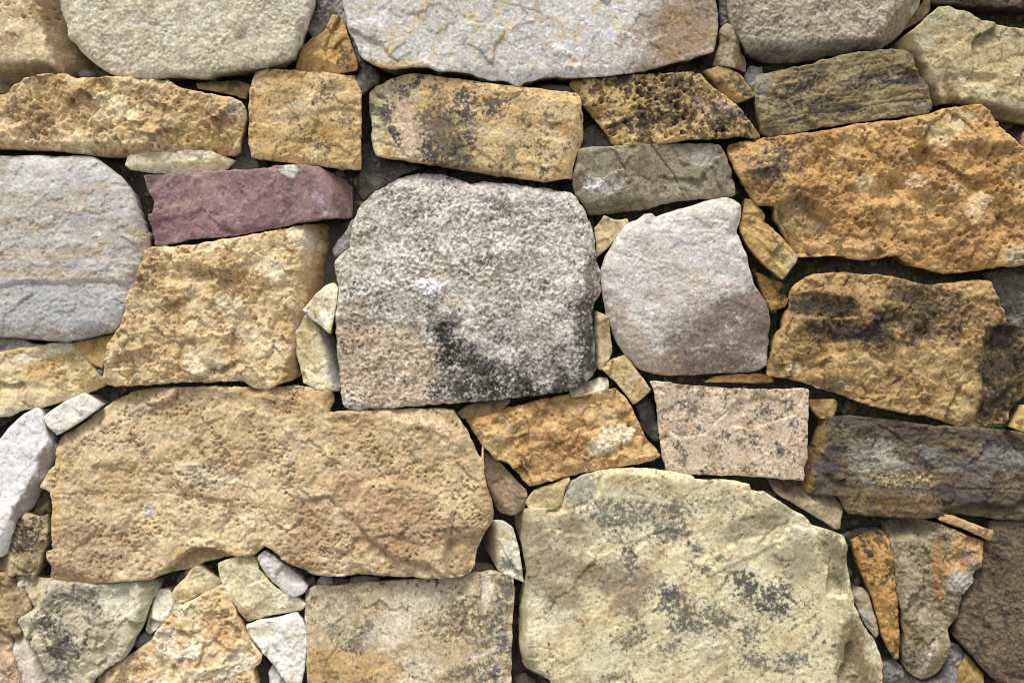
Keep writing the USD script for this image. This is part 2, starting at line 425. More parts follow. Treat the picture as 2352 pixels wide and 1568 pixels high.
stone('A 2040,-150 2060,30 2030,120 2005,190 2035,245 2090,225 2110,180 2160,150 2175,100 2215,120 2260,200 2300,300 2335,400 2335,460 B 150,480 155,560 165,600 200,605 235,560 290,540 312,500 300,455 240,415 205,400 185,330 160,260 115,180 95,80 85,0 70,-150', 'mortar',
      ['9a948c', '837c74', 'b0aaa0'], z=2, e=12, name='mortar_smear', label='grey mortar squeezed out above the orange triangular chip')
stone('A 2175,95 2230,120 2290,280 2340,420 2330,455 2200,470 2060,465 1920,455 1910,440 1940,370 1990,300 2040,245 2110,215 2150,150', 'chip',
      ['cfa55a', 'd8ad62', 'b58238'], z=6, e=2, cr=[('A 1950,330 2200,420', .8)], fine=0.42, aniso=(-60, 4),
      bl=[('A 2250,370', 90, 70, 60, '3c372f', 'stain', .8), ('A 2060,300', 60, 40, 0, '77706a', 'stain', .6)], name='wedge_stone', label='orange triangular wedge with fine ribs and a black stain')
stone('B 90,-300 75,0 105,120 120,210 160,280 185,345 205,390 250,415 300,440 400,465 520,445 640,445 700,470 800,470 900,480 960,505 1060,525 1130,522 1190,550 1220,555 1260,530 1370,500 1460,490 1560,500 1640,495 1720,490 1840,480 2000,455 2120,430 2240,390 2352,370 C 140,380 220,350 290,330 330,320 340,280 350,220 365,150 360,60 345,-10 340,-300', 'smooth',
      ['d6d2cb', 'cfc9bd', 'd8c9a8'], z=20, e=2, und=(7, 120), mid=(2.6, 30), fine=0.2, cs=(90, 13), k2=(.5, .4), terr=(1.8, .5), look='sand',
      bl=[('C 50,120 200,60 160,250 C 20,280 280,160', 300, 180, -40, '94795a', 'soft', .85), ('C 100,100 250,250 60,300', 130, 130, 0, 'a88650', 'stain', .6),
          ('B 640,-20 600,80 520,200 400,330 360,380', 3.2, 0, 0, 'dcb877', 'vein', .7), ('B 420,140 400,240 370,360', 2.5, 0, 0, 'd8b068', 'vein', .7), ('B 780,-20 740,120 700,250 640,400', 2.2, 0, 0, 'd9bd86', 'vein', .7), ('B 1160,-20 1050,90 1180,140 1100,260 1000,420', 2.6, 0, 0, 'd7b575', 'vein', .7),
          ('B 1750,-20 1700,80 1600,180 1580,300 1570,430', 3.0, 0, 0, 'd2ac6a', 'vein', .8), ('B 1340,-20 1330,120 1480,130 1520,220 1380,300', 2.2, 0, 0, 'd0ad72', 'vein', .7), ('B 880,60 960,180 900,320', 2.0, 0, 0, 'd8bb80', 'vein', .7), ('B 200,60 300,140 270,260', 2.0, 0, 0, 'd6b980', 'vein', .7),
          ('B 500,430 350,440', 170, 30, 5, 'b89a5c', 'patch', .7), ('B 1790,200 1560,310 1200,270 1420,60 1650,130 300,160', 60, 45, 20, 'dcdcde', 'patch', .6)],
      label='largest pale grey boulder at the top with yellow veins')
stone('C 355,-150 425,-150 425,60 442,130 405,165 372,155 368,60', 'mortar', ['a8a49c', '8f8a82'], z=-12, e=8, name='mortar_smear')
stone('C 425,-300 425,30 440,120 490,200 550,300 600,340 720,370 880,372 1050,348 1250,312 1430,300 1510,250 1590,180 1650,80 1700,0 1710,-300', 'boulder',
      ['b0a089', 'c8baa2', '867560', '9c8a70'], z=14, e=10, mid=(3.4, 16), fine=0.77, grain=(0.75, 3.4), look='coarse', cs=(50, 10), cr=[('C 540,270 1250,255', 1.3), ('C 1400,230 1600,-30', 1.1)],
      bl=[('C 700,340 1000,340 1250,300', 260, 40, -4, '55503a', 'patch', .8), ('C 1550,120 1480,220', 80, 120, 30, '8c7552', 'patch', .7), ('C 500,80 1030,20', 60, 90, 0, '6d5d4e', 'stain', .7)],
      label='pinkish grey coarse boulder with a dark mossy underside')
stone('C 1745,-60 1740,60 1690,120 1600,170 1550,200 1585,150 1640,80 1690,20', 'chip', ['8d7350', '9d8560', '6f5a3f'], z=-6, e=3, name='wedge_stone', label='small brown chip between the pinkish boulder and the olive block')
stone('C 1770,-200 1770,-5 1900,15 2050,28 2200,42 2352,38 2600,60 2600,-300', 'rough', ['5d5042', '75654f', '463d34'], z=8, e=5, label='dark brown stone cut off by the top right corner')
stone('C 1550,250 1590,215 1640,190 1720,110 1800,45 1880,45 2000,90 2030,120 2150,150 2352,190 2700,220 2700,800 2352,770 2200,740 2100,690 1900,655 1780,665 1740,620 1700,510 1640,400 1600,320 1540,300', 'split',
      ['c0ab78', 'ccb88a', 'a8925f', 'b4a780'], z=12, e=3, cr=[('C 1625,215 1800,600', 3.7), ('C 1830,635 2352,705', 2.2)], mid=(3.0, 26), cs=(55, 14),
      sc=[('C 1790,500 1960,470 2160,480 2180,520 1950,560 1990,620 1900,680 1800,640 1750,560', -3.0, .9), ('C 2080,490 2170,490 2160,560 2040,530', -2.5, 1.5)],
      bl=[('C 1700,520 1660,400 1780,640 1900,640', 40, 120, -25, '7c6234', 'patch', .8), ('C 1760,130 1840,100 1700,260 2120,590', 70, 50, 0, 'c8d0b6', 'stain', .5), ('C 2250,730 2000,670', 240, 30, 8, '665232', 'patch', .7), ('C 1950,120', 160, 60, 30, 'a39a78', 'stain', .6)],
      label='olive yellow block in the top right corner with a flaked scar')
stone('C 2335,930 2360,850 2480,850 2480,990 2345,960', 'chip', ['b58a70', 'a07860'], z=-4, e=3, name='wedge_stone')
stone('C 610,490 640,480 740,460 830,440 980,420 1010,400 1100,375 1250,340 1450,325 1600,318 1630,345 1640,390 1630,430 1670,480 1720,560 1750,660 1755,720 1680,740 1560,750 1400,775 1200,800 1000,830 850,865 700,875 650,860 640,800 605,660 600,560', 'slate',
      ['8d774c', '9c8a5e', '574a3c', 'ab8e50'], z=10, e=4, aniso=(-9, 4.5), cs=(40, 14), k2=(.5, .75), mid=(4.2, 13),
      bl=[('C 900,560 1350,520 1000,680', 200, 60, -10, '41383a', 'stain', .8), ('C 640,600 660,520', 60, 120, 0, '8f8c8c', 'stain', .6), ('C 1700,690', 80, 30, -8, 'a9a498', 'stain', .7), ('C 1300,370', 260, 45, -8, '8d7d54', 'patch', .6)],
      ck=[('C 660,800 900,745 1200,720 1450,670 1740,640', 2.0, .9), ('C 1430,650 1600,600 1720,560', 1.5, .8)],
      label='dark brown slaty block with streaks along its length')
stone('C 270,460 350,435 420,445 490,480 550,560 600,620 560,640 490,665 420,625 370,570 310,500', 'chip', ['a88a4c', 'b99a5e', '6b5738'], z=2, e=3, cr=[('C 290,470 500,640', .9)],
      bl=[('C 520,600 480,560', 80, 50, 40, '463c30', 'stain', .8)], name='wedge_stone', label='ochre sliver leaning between the speckled block and the dark slaty block')
stone('C 370,190 400,155 430,165 465,190 495,260 525,330 560,390 545,445 480,440 330,415 345,350 370,280', 'chip', ['ab9670', 'b8a684', '7f6a48'], z=4, e=2, cr=[('C 450,160 470,430', .9), ('C 400,190 350,400', .8)],
      bl=[('C 500,380', 50, 90, -20, '77603c', 'patch', .8)], name='wedge_stone', label='tan triangular wedge under the pinkish grey boulder')
stone('C 520,490 560,430 650,430 650,480 612,560 605,640 540,560', 'mortar', ['9d9a96', '85817c'], z=-14, e=6, name='mortar_smear')
stone('B 1570,510 1700,490 1830,485 1960,480 2100,475 2352,465 C 245,470 290,530 350,590 430,640 500,720 570,800 640,880 640,895 500,895 300,905 130,915 30,930 B 2100,940 1950,945 1870,950 1830,920 1790,860 1720,760 1660,690 1620,640 1600,580 1560,530', 'pitted',
      ['cba85f', 'cfae6e', 'a6803f', 'b0905c'], z=12, e=5, mid=(4.5, 22), fine=0.68, sp=('352b26', .62, 7), cr=[('B 1570,520 1850,930', .7)],
      sc=[('B 1940,760 2080,740 2200,790 2180,870 2050,900 1930,880', -4.5, 3)],
      bl=[('C 100,560 250,620 400,780 0,640', 200, 110, 30, '3b302b', 'stain', .75), ('B 2030,820', 100, 60, 0, '3a2e2a', 'stain', .8), ('C 250,700 400,700', 120, 60, 20, 'b8a7a0', 'stain', .35)],
      label='ochre block heavily speckled with black, pointed at its right end')
stone('B 1610,975 1720,960 1900,955 2080,940 2200,935 C 60,940 200,935 320,935 360,950 390,1000 430,1090 460,1190 465,1270 400,1285 330,1290 250,1290 100,1305 0,1320 B 2100,1345 1900,1370 1700,1390 1680,1385 1650,1330 1590,1260 1575,1200 1580,1130 1600,1080', 'split',
      ['96866c', 'a3957c', '726449', '867859'], z=10, e=3, cs=(50, 16), ck=[('B 2090,945 2150,1030 2240,1150 2310,1300', 4, .9), ('B 1800,990 1850,1100 1900,1160', 1.2, 1.0)], cr=[('C 0,1290 470,1262', 1.4), ('B 1600,1250 1690,1380', 1.2)],
      bl=[('B 1730,1170 1790,1230 1710,1210', 75, 50, 30, 'd8d8d2', 'stain', .9), ('B 1850,1210', 90, 50, 0, 'c8c6bc', 'stain', .6), ('C 250,1020', 90, 70, 0, 'bfb7a6', 'patch', .65), ('B 2000,1080 1680,1080 1850,1320', 120, 70, 0, '6a5c3e', 'stain', .6)],
      label='grey brown block with a diagonal crack and a white lichen spot')
stone('C 430,940 600,905 800,880 1000,860 1200,820 1400,790 1560,780 1700,750 1850,710 2000,685 2080,680 2100,700 2150,750 2200,830 2270,910 2352,960 2650,1000 2700,1500 2650,1650 F 2352,280 2280,290 2200,290 2050,315 1900,335 1830,335 1750,310 1650,290 1560,240 1530,215 1400,235 1300,250 1210,240 1180,215 1000,220 880,225 850,190 800,70 760,0 C 740,1440 725,1390 735,1340 620,1335 580,1270 530,1200 480,1120 440,1030 430,970', 'rough',
      ['c29248', 'd6ae6a', '98692a', 'ae8040'], z=16, e=7, und=(10, 80), mid=(9.5, 30), ridge=(3, 34), fine=0.77, pits=(11, 1.0, 3.4, 1.2), cs=(44, 13),
      sc=[('C 735,1335 900,1260 1010,1330 1130,1530 F 1100,110 1180,215 1000,220 880,225 850,190 800,70 760,0', -12, 3), ('C 2000,985 2180,960 2300,1000 2100,1090 1960,1120 2010,1040', -13, 7), ('C 1390,1190 1530,1160 1580,1230 1490,1320 1350,1300', -13, 7), ('C 1650,990 1760,960 1730,1080 1640,1100', -10, 6), ('C 1200,1240 1290,1180 1340,1260 1260,1330', -9, 6), ('C 1950,1180 2100,1150 2120,1260 1980,1290', -9, 6)],
      bl=[('C 750,1060 680,1130 760,1000', 150, 110, 20, '5f564e', 'stain', .85), ('C 900,920', 130, 45, -10, '6e6355', 'stain', .7), ('C 820,1420 900,1350 980,1450', 120, 80, 30, 'a08a58', 'patch', .7), ('C 1800,900 1900,820 1320,1190 2050,1320', 70, 55, -30, 'e2c896', 'patch', .7), ('C 2000,760 1650,1180 1900,1250 2050,1400', 90, 50, 0, 'e0cca0', 'stain', .6), ('F 2290,220', 70, 60, 0, 'b9ab90', 'patch', .7), ('C 1750,830', 90, 60, 30, 'b5a066', 'patch', .7), ('F 1900,100 2000,200 C 2250,1450', 170, 80, 0, 'a4713c', 'stain', .5)],
      label='largest ochre stone at the right, deeply cratered and knobbly')
stone('C 535,1295 570,1310 620,1360 660,1400 F 650,0 760,100 820,170 880,230 870,260 840,290 800,350 775,375 740,340 650,270 560,170 500,60 500,0 C 510,1480 530,1350', 'chip', ['cba455', 'd9b86e', 'ab8240', 'b99350'], z=6, e=2.5, mid=(2.4, 14),
      cr=[('F 790,370 880,240', .9), ('C 560,1300 520,1568', .6)], bl=[('F 780,240 720,130 C 580,1450', 50, 40, 0, '5d5030', 'stain', .7), ('F 860,250', 40, 60, 30, 'a9a9a6', 'patch', .5)], name='wedge_stone', label='long ochre wedge leaning right of the pinkish white boulder')
stone('F 600,330 640,345 700,380 770,400 800,450 805,520 780,560 700,580 690,560 660,490 620,390', 'chip', ['a87e3a', 'b88e48', '6a5430'], z=-8, e=4, mid=(2.6, 12), bl=[('F 740,430 790,500', 60, 40, 30, '3f382c', 'stain', .7)], name='wedge_stone', label='small rusty wedge below the long ochre wedge')
stone('F 2090,330 2352,270 2700,270 2700,740 2352,730 2240,690 2190,570 2150,450', 'mortar', ['6f6a60', '5c574e', '817a6c'], z=-4, e=6, name='mortar_smear', label='grey mortar above the right end of the dark ochre stone')
stone('F 845,440 900,385 980,345 1180,332 1300,345 1400,350 1550,370 1700,420 1900,400 2080,385 2150,390 2180,480 2220,570 2250,660 2350,690 2500,700 2500,1120 2340,1180 2260,1330 2150,1350 1950,1335 1850,1310 1700,1260 1590,1255 1500,1230 1350,1200 1150,1120 1000,1080 930,1050 800,1020 690,1010 690,930 710,860 740,720 780,690 800,600 830,560', 'rough',
      ['bd9656', 'c7a262', '8c6a38', '9c7a44'], z=14, e=6, und=(7, 90), mid=(7.5, 30), ridge=(2.5, 30), terr=(4.5, .45), fine=0.68, cs=(50, 13), pits=(4, .8, 2.0, 1.0),
      sc=[('F 840,470 1000,470 1250,520 1270,620 1100,635 900,620 840,590', -6, 1.5), ('F 1030,640 1270,640 1300,780 1100,800 1010,790', -5, 1.6), ('F 2100,700 2300,680 2600,700 2600,1300 2150,1400 2030,1320 2090,1150 2100,950', -12, 3.5), ('F 930,1040 1200,1020 1420,1120 1300,1180 1100,1130', -6, 2.5)],
      bl=[('F 950,540 1100,560 1150,720 1050,700 1300,720', 150, 75, 5, '3a3026', 'soft', .95), ('F 1500,640 1700,700 1450,760 1750,560 1600,480', 190, 85, 10, '3e342a', 'soft', .85), ('F 2000,600 1900,480 1600,400', 180, 70, 20, '5c4a30', 'stain', .6), ('F 2250,750 2200,950 2250,1150 2150,1250 2330,900', 170, 150, 0, '3b3026', 'soft', .95), ('F 1850,930 1950,1050 1300,940 1700,900 1900,1200', 170, 80, 20, 'd2b478', 'stain', .55), ('F 840,960', 60, 40, -20, 'dcc898', 'patch', .7), ('F 1000,1050 1150,1060', 120, 35, 5, 'a4936c', 'patch', .6)],
      label='ochre stone with a blackened upper half under the cratered stone')
stone('F 1060,1280 1200,1270 1400,1290 1600,1310 1750,1335 1950,1340 2150,1355 2352,1380 2700,1400 I 2700,500 2352,505 2250,505 2150,490 1950,460 1800,470 1700,490 1500,485 1350,475 1210,460 1185,420 1170,370 1130,345 1000,340 920,325 905,290 920,200 960,50 F 960,1560 1010,1450', 'slate',
      ['64543c', '745e3a', '443a32', '4e4436'], z=14, e=4, aniso=(6, 3.2), cs=(44, 15), k2=(.5, .7), mid=(4.5, 18), cr=[('F 1085,1290 I 1000,150', 2.4)],
      sc=[('I 1800,440 2000,395 2250,420 2352,360 2700,330 2700,560 2000,520', -8, 2)],
      bl=[('I 1400,60 1480,140 1350,150 F 1350,1500', 110, 70, 10, 'c4bca8', 'soft', .55), ('I 1750,80 1950,150 2150,110 2250,60', 160, 60, 10, '848a8c', 'soft', .5), ('I 1500,240 1650,230', 190, 40, 8, 'cdb47c', 'stain', .7), ('I 1300,380 1500,400 1750,380', 180, 50, 5, '8d6c38', 'stain', .7), ('I 960,180 F 1020,1450 I 985,60', 40, 160, 8, 'a88040', 'patch', .6), ('I 1100,60 1050,150 1900,300', 130, 80, 0, '3f3a40', 'stain', .8), ('F 1500,1350 2000,1400 2250,1430', 260, 50, 5, '4c4034', 'patch', .7)],
      ck=[('I 1900,300 2200,300 2352,310', 1.6, .8)],
      label='dark slaty block at the right edge with bluish white blotches')
stone('E 2080,1045 2200,1050 F 0,1055 200,1075 480,1095 700,1100 900,1090 938,1100 935,1300 935,1560 I 925,130 910,240 700,222 300,205 30,205 20,150 E 2170,1560 2150,1450 2130,1250 2110,1130', 'split',
      ['d4bc9b', 'dec9ac', 'c6a67c', 'cab294'], z=18, e=2, mid=(1.4, 26), facet=(1.4, 60), und=(3, 100), cs=(55, 16),
      sc=[('F 500,1090 910,1085 900,1150 860,1260 700,1310 560,1360 440,1330 420,1260 470,1170', -2.6, .7), ('F -80,1050 480,1095 440,1220 330,1310 270,1390 100,1420 -60,1300', -1.6, .7)],
      ck=[('F 480,1100 440,1220 330,1310 260,1400', 1.4, .8), ('F 905,1130 860,1260 700,1310 560,1362', 1.6, .8)],
      sp=('3d3a3c', .24, 3.6), bl=[('F 110,1200 200,1240 120,1370 300,1480 700,1350 660,1230 I 330,40 750,30 130,120 F 760,1500 840,1330 500,1450 250,1120 600,1130', 46, 38, 20, '3a3638', 'stain', .7), ('F 600,1110 200,1080', 320, 24, 1, 'a5855e', 'stain', .5), ('F 700,1380 400,1540', 200, 80, 20, 'cfae7c', 'stain', .4)],
      label='square pinkish beige block dotted with black specks')
stone('F 275,1045 330,1015 450,1000 600,995 700,1010 720,1045 650,1055 500,1050', 'chip', ['b8904a', 'cba866', '8f6f3c'], z=-4, e=2.5, cr=[('F 300,1035 700,1020', .8)], name='wedge_stone', label='thin ochre sliver lying under the pinkish white boulder')
stone('F 940,1165 1115,1162 1150,1185 1135,1230 1110,1272 1020,1285 990,1250 955,1200', 'chip', ['b8904c', 'c8a262', '97743c'], z=2, e=2, cr=[('F 1112,1150 1112,1300', 1.6), ('F 955,1180 1020,1290', 1.0)], name='wedge_stone', label='small ochre chip right of the square pinkish block')
stone('F 2352,1200 2320,1260 2275,1345 2352,1370 2600,1375 2600,1180', 'chip', ['cba85f', 'd0ab64'], z=4, e=3, name='wedge_stone', label='small ochre chip at the right edge')
stone('C 230,1325 330,1295 400,1280 470,1295 515,1330 515,1400 500,1450 480,1500 F 480,60 510,120 550,210 570,300 600,390 660,490 700,570 715,640 700,740 700,850 690,940 640,970 560,985 400,990 200,1000 0,1005 E 2100,990 2010,960 1940,890 1870,790 1830,700 1800,620 1780,500 1765,400 1762,310 1790,230 1850,130 1910,40 1950,0 B 1990,1440 2050,1395 2090,1390 2120,1415 2200,1385', 'smooth',
      ['d4c6b8', 'd9d2c8', 'c2ab98'], z=18, e=24, mid=(2.4, 24), fine=0.34, cs=(60, 18), aniso=(8, 2), k2=(.5, .35), terr=(1.4, .4), look='sand',
      bl=[('F 350,650 200,800 500,780 400,900 150,900 620,700 550,560', 250, 150, -12, '867263', 'soft', 1), ('E 1900,780 2000,880 2200,960 1850,650', 120, 110, 30, 'b39a80', 'patch', .6), ('F 200,830 300,810 450,790', 40, 14, -12, 'dcd8d2', 'stain', .6), ('E 2130,840', 60, 25, 0, 'e6e4e0', 'stain', .8), ('F 60,520 200,380 100,450', 150, 18, 15, 'd6c4a0', 'stain', .5), ('F 100,60 300,200 B 2250,1500', 160, 90, 10, 'dedad6', 'patch', .6)],
      facet=(.8, 50), ck=[('F 230,400 330,420 420,440 560,440', .5, .7)],
      label='pinkish white rounded boulder with a mauve lower part')
stone('B 1715,1490 1760,1440 1780,1410 1830,1430 1880,1440 1930,1430 1935,1460 1900,1520 E 1900,50 1860,110 1800,170 1720,235 1730,150 1720,60', 'chip', ['c8b07c', 'd6c294', 'b09460'], z=4, e=2.5, mid=(2.2, 14), name='wedge_stone', label='buff triangular chip left of the pinkish white boulder')
stone('B 270,1240 350,1190 430,1140 550,1120 700,1120 800,1150 900,1190 1000,1180 1150,1190 1300,1210 1450,1230 1560,1250 1600,1290 1650,1370 1690,1480 E 1690,0 1715,100 1725,250 1760,330 1760,450 1710,540 1695,600 1705,700 1720,850 1725,960 1690,1020 1600,1080 1500,1110 1300,1140 1000,1170 700,1190 400,1215 200,1225 100,1225 60,1190 50,1050 30,900 10,650 20,560 30,420 10,300 5,260 30,220 110,170 120,80 B 130,1440 180,1320', 'crust',
      ['d4cab8', 'e4dccf', 'b2a693', 'c8b89e'], z=20, e=11, und=(5, 120), mid=(4.0, 20), fine=0.68, grain=(1.7, 3.0), cs=(60, 9), k2=(.5, .6), wob=1.4, cr=[('B 160,1420 440,1200', .9), ('B 600,1240 1600,1330', .55), ('E 1670,0 1660,1050', .9), ('E 120,700 150,1200', .5)],
      sc=[('E 560,390 640,380 740,420 720,490 620,500 560,460', 3.5, 2.5), ('E 30,660 300,640 640,700 760,800 790,1000 780,1180 100,1230 40,900', -2.5, 5)],
      sp=('4a4742', .08, 5),
      bl=[('E 250,800 400,760 350,950 550,1000 300,1100 600,880 150,1050 480,1130', 200, 110, 5, 'ccae86', 'soft', .75), ('E 120,740 90,900 160,620', 110, 120, 0, 'b89a70', 'patch', .55), ('E 720,700 780,800 760,880', 105, 125, -20, '2c2a26', 'soft', .65), ('E 720,720 780,820 760,900', 90, 100, -20, '1e1c19', 'stain', .9), ('E 900,920 1000,960 870,1080 1030,1090 1250,1090', 170, 85, 10, '1e1c19', 'stain', .9), ('E 900,900 1000,950 850,1080 1000,1090 1200,1080', 180, 100, 10, '2c2a26', 'soft', .7), ('E 690,1120 660,1080', 70, 40, -20, '2c2720', 'stain', .9), ('E 1640,600 1660,750 1670,900 1620,1020 1500,1090 1300,1110', 75, 140, 0, '2a2824', 'soft', .9), ('E 1300,900 1500,1000 1150,720 1450,750', 240, 140, 0, '5a564e', 'soft', .35), ('E 1690,350 1700,480', 50, 150, 0, '5c4a30', 'patch', .7), ('E 1300,950 1500,850 1200,760', 180, 60, 0, '3a3833', 'stain', .5),
          ('E 740,340 600,320', 50, 30, 20, 'b39a58', 'stain', .7), ('E 80,330 150,200 60,270 40,480', 90, 90, 0, 'd9cdb8', 'stain', .8), ('E 1150,80', 110, 40, -10, 'e0d8c8', 'stain', .8), ('E 800,520', 60, 25, 45, 'd8c4a8', 'patch', .8), ('B 700,1170 1000,1220 1400,1280 500,1180', 240, 45, 3, 'b9b5ac', 'patch', .55), ('B 240,1280 330,1230', 80, 40, -35, '8c8474', 'patch', .7), ('B 400,1420 700,1500 1100,1400 E 400,500 1250,300 E 300,560', 240, 90, 0, '565046', 'stain', .25), ('E 640,440', 105, 62, 15, 'f4f1ea', 'patch', 1)],
      label='large grey crusted stone at the centre with a black stain')
stone('D 2160,180 2200,130 2260,60 2300,-20 2340,60 2310,150 2240,210 2180,230', 'mortar', ['aaa59c', '948f86'], z=-4, e=8, name='mortar_smear', label='grey mortar at the upper left of the central stone')
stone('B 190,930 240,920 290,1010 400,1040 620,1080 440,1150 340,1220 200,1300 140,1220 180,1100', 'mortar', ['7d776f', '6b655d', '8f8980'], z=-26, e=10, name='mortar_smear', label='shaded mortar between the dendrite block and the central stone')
stone('B 1620,860 1700,800 1810,880 1870,965 1640,985', 'mortar', ['968f85', '7f786f'], z=-20, e=10, name='mortar_smear')
stone('A 1480,1120 1520,1050 1560,980 1600,860 1630,940 1645,1010 1690,1060 1710,1100 1600,1115', 'mortar', ['857e76', '706a62'], z=-14, e=10, name='mortar_smear', label='grey mortar above the purple stone')
stone('E 1985,1190 2060,1140 2100,1190 2130,1300 2150,1430 2110,1440 2050,1380 2015,1290', 'mortar', ['8c8680', '736d67', 'a09a92'], z=-14, e=8, name='mortar_smear', label='grey mortar left of the square pinkish block')
stone('D 1960,20 2070,-8 2180,0 2250,10 2210,110 2170,150 2165,260 2130,350 2080,440 2000,560 1960,640 1935,720 1925,800 1940,950 1960,1000 1900,1030 1800,1070 1750,1095 1650,1085 1600,1060 1570,1035 1400,1045 1200,1045 1000,1060 750,1075 680,1060 665,1020 680,960 690,870 730,770 770,710 800,650 830,570 830,510 870,430 900,390 920,300 930,230 945,190 990,165 1080,170 1300,150 1500,110 1700,75', 'rough',
      ['dcbd82', 'e8d0a0', 'b88c4c', 'c09a5c'], z=16, e=4, und=(7, 90), mid=(6.5, 28), ridge=(2.2, 26), fine=0.68, terr=(3.5, .4), cr=[('D 2100,20 2020,560', 2.9), ('D 1920,640 1880,1020', 2.9), ('D 1000,190 1500,140', .6)], cs=(50, 14), pits=(8, .8, 2.0, 1.0),
      sc=[('D 1050,300 1250,280 1420,360 1350,400 1150,410 1060,380', -6, 5), ('D 760,850 930,850 1000,910 900,960 720,960', -5, 2), ('D 1080,150 1400,150 1380,190 1150,220', -4, 2)],
      bl=[('D 980,300 940,380 1000,250', 90, 80, 20, '8a6a50', 'stain', .75), ('D 1320,340', 130, 60, 15, '8c6632', 'stain', .6), ('D 1500,540 1780,300 1950,100 1300,950', 100, 65, 25, 'ead9b2', 'patch', .75), ('D 1000,540 870,750', 80, 70, 0, 'cdbb88', 'patch', .6), ('D 1700,780 1800,800 1600,720 1400,900', 150, 90, 10, 'e8d2b0', 'stain', .6), ('D 2150,60 2100,260 2040,450 1910,950', 50, 120, 15, '96743c', 'patch', .75), ('D 850,910 880,640', 70, 50, 0, '9c7238', 'stain', .7), ('D 1500,230 1700,450 1600,350', 130, 70, 0, 'b08040', 'stain', .6), ('D 1450,960 900,1000 1150,800', 90, 40, 0, '8c8870', 'stain', .5)],
      label='knobbly golden stone left of the central stone')
stone('A 945,1145 1000,1135 1200,1130 1400,1120 1750,1105 1800,1085 1900,1085 1980,1078 2080,1090 2150,1120 2240,1160 2270,1200 2275,1300 2280,1400 2250,1410 2100,1430 1900,1460 1700,1500 1500,1540 D 1300,100 1100,140 985,150 980,80 960,0 A 945,1420 950,1390 995,1390 995,1300 960,1230', 'split',
      ['956f6f', 'a28381', '775758', 'ac8e86'], z=12, e=2.5, und=(4, 90), facet=(1.4, 70), mid=(1.8, 22), cs=(46, 14), cr=[('A 2095,1085 2190,1420', 1.0), ('A 1990,1070 2110,1190', .5)], k2=(.5, .45), look='lime',
      sc=[('A 1320,1360 1360,1400 1440,1470 1560,1510 1750,1480 2250,1410 2250,1700 1000,1700 960,1440 1200,1400', -2.2, .9)],
      bl=[('A 1900,1115', 64, 40, 5, 'e0dacc', 'patch', 1), ('A 1030,1160', 75, 30, 0, '5f4c48', 'patch', .7), ('A 2140,1390 2080,1290', 70, 35, 40, 'c0aab4', 'stain', .7), ('A 1150,1330 1350,1200', 170, 40, -10, 'bf9f80', 'stain', .4), ('A 2220,1250', 55, 140, 0, '7c5c50', 'patch', .6)],
      label='purple red stone, the only one of its colour')
stone('A 820,1080 840,1015 950,1000 1150,990 1250,980 1380,985 1420,1010 1520,1040 1480,1080 1430,1115 1200,1122 1000,1120 850,1100', 'chip', ['e3d2ac', 'ece0c2', 'c4a870'], z=6, e=1.5, cr=[('A 830,1085 1250,1070', 1.0), ('A 1400,980 1500,1100', .5)], bl=[('A 1400,1060', 60, 80, 0, 'b4924c', 'stain', .4)], name='wedge_stone', label='thin cream flake lying on the purple stone')
stone('A -400,1010 0,1005 200,1000 400,1010 520,1005 600,1020 680,1080 760,1140 830,1230 870,1330 900,1420 925,1500 935,1560 D 945,80 940,180 915,290 880,380 850,470 825,560 800,640 740,720 650,735 550,760 420,785 300,775 180,765 60,755 0,755 -400,740', 'smooth',
      ['bcb4a8', 'c4bfb8', 'b8a07c', 'aeaeb0'], z=18, e=22, aniso=(6, 1.7), mid=(2.6, 24), fine=0.42, terr=(2.2, .5), cs=(60, 15), k2=(.5, .4), look='lime',
      sc=[('D -400,400 0,420 150,390 350,400 600,380 850,400 830,560 740,760 400,800 -400,760', -3.2, 2.2)],
      bl=[('D 300,560 150,600 500,620 600,520 250,480', 260, 100, 5, 'a9acb0', 'patch', .6), ('D 200,330 600,370 450,200 100,230', 260, 40, 3, 'b8975c', 'soft', .35), ('A 200,1450 500,1350 700,1500 A 100,1300', 220, 60, 5, 'b99a66', 'soft', .3), ('A 150,1200 400,1180 250,1060 600,1120', 150, 60, 0, 'd2d0d0', 'patch', .5), ('D 720,40 250,270 660,90', 60, 24, 10, 'e0e0e0', 'stain', .8), ('D 300,740 550,730', 260, 30, -3, '8b7c62', 'stain', .6)],
      label='blue grey rounded boulder at the left edge with rusty bands')
stone('A -400,700 0,610 100,560 170,520 250,500 350,480 430,485 480,510 580,510 680,505 750,498 860,495 1000,510 1080,515 1150,560 1250,585 1400,620 1500,630 1570,660 1600,700 1590,790 1570,860 1550,960 1520,1005 1400,990 1300,975 1200,970 1050,985 900,1000 700,1010 500,990 300,970 150,965 0,960 -400,960', 'rough',
      ['d6b274', 'e4ca98', 'ab8148', 'bf9860'], z=14, e=6, und=(7, 80), mid=(6.0, 26), ridge=(2.2, 24), pits=(17, .9, 2.8, 1.2), cs=(46, 13), cr=[('A 0,925 1500,950', 1.2)],
      sc=[('A 1140,830 1300,760 1400,850 1560,880 1500,1000 1150,970', -3, 1.5), ('A 960,660 1080,680 1120,740 1050,790 960,760', -5, 3)],
      bl=[('A 740,740 700,650 800,720', 130, 65, -10, 'ecd8a4', 'patch', .75), ('A 300,760 200,850 330,840 100,700', 130, 60, 30, '8e6844', 'stain', .65), ('A 1000,680 1100,720 1350,720 900,600', 130, 55, 10, '926b3e', 'stain', .6), ('A 1250,880 1400,940', 130, 60, 0, 'd8ae62', 'patch', .6), ('A 1540,700', 70, 65, 30, '9a978e', 'stain', .85), ('A 480,870 650,880 200,910 800,920', 150, 45, 5, 'e4cea0', 'stain', .6)],
      label='long pitted gold stone at the left edge')
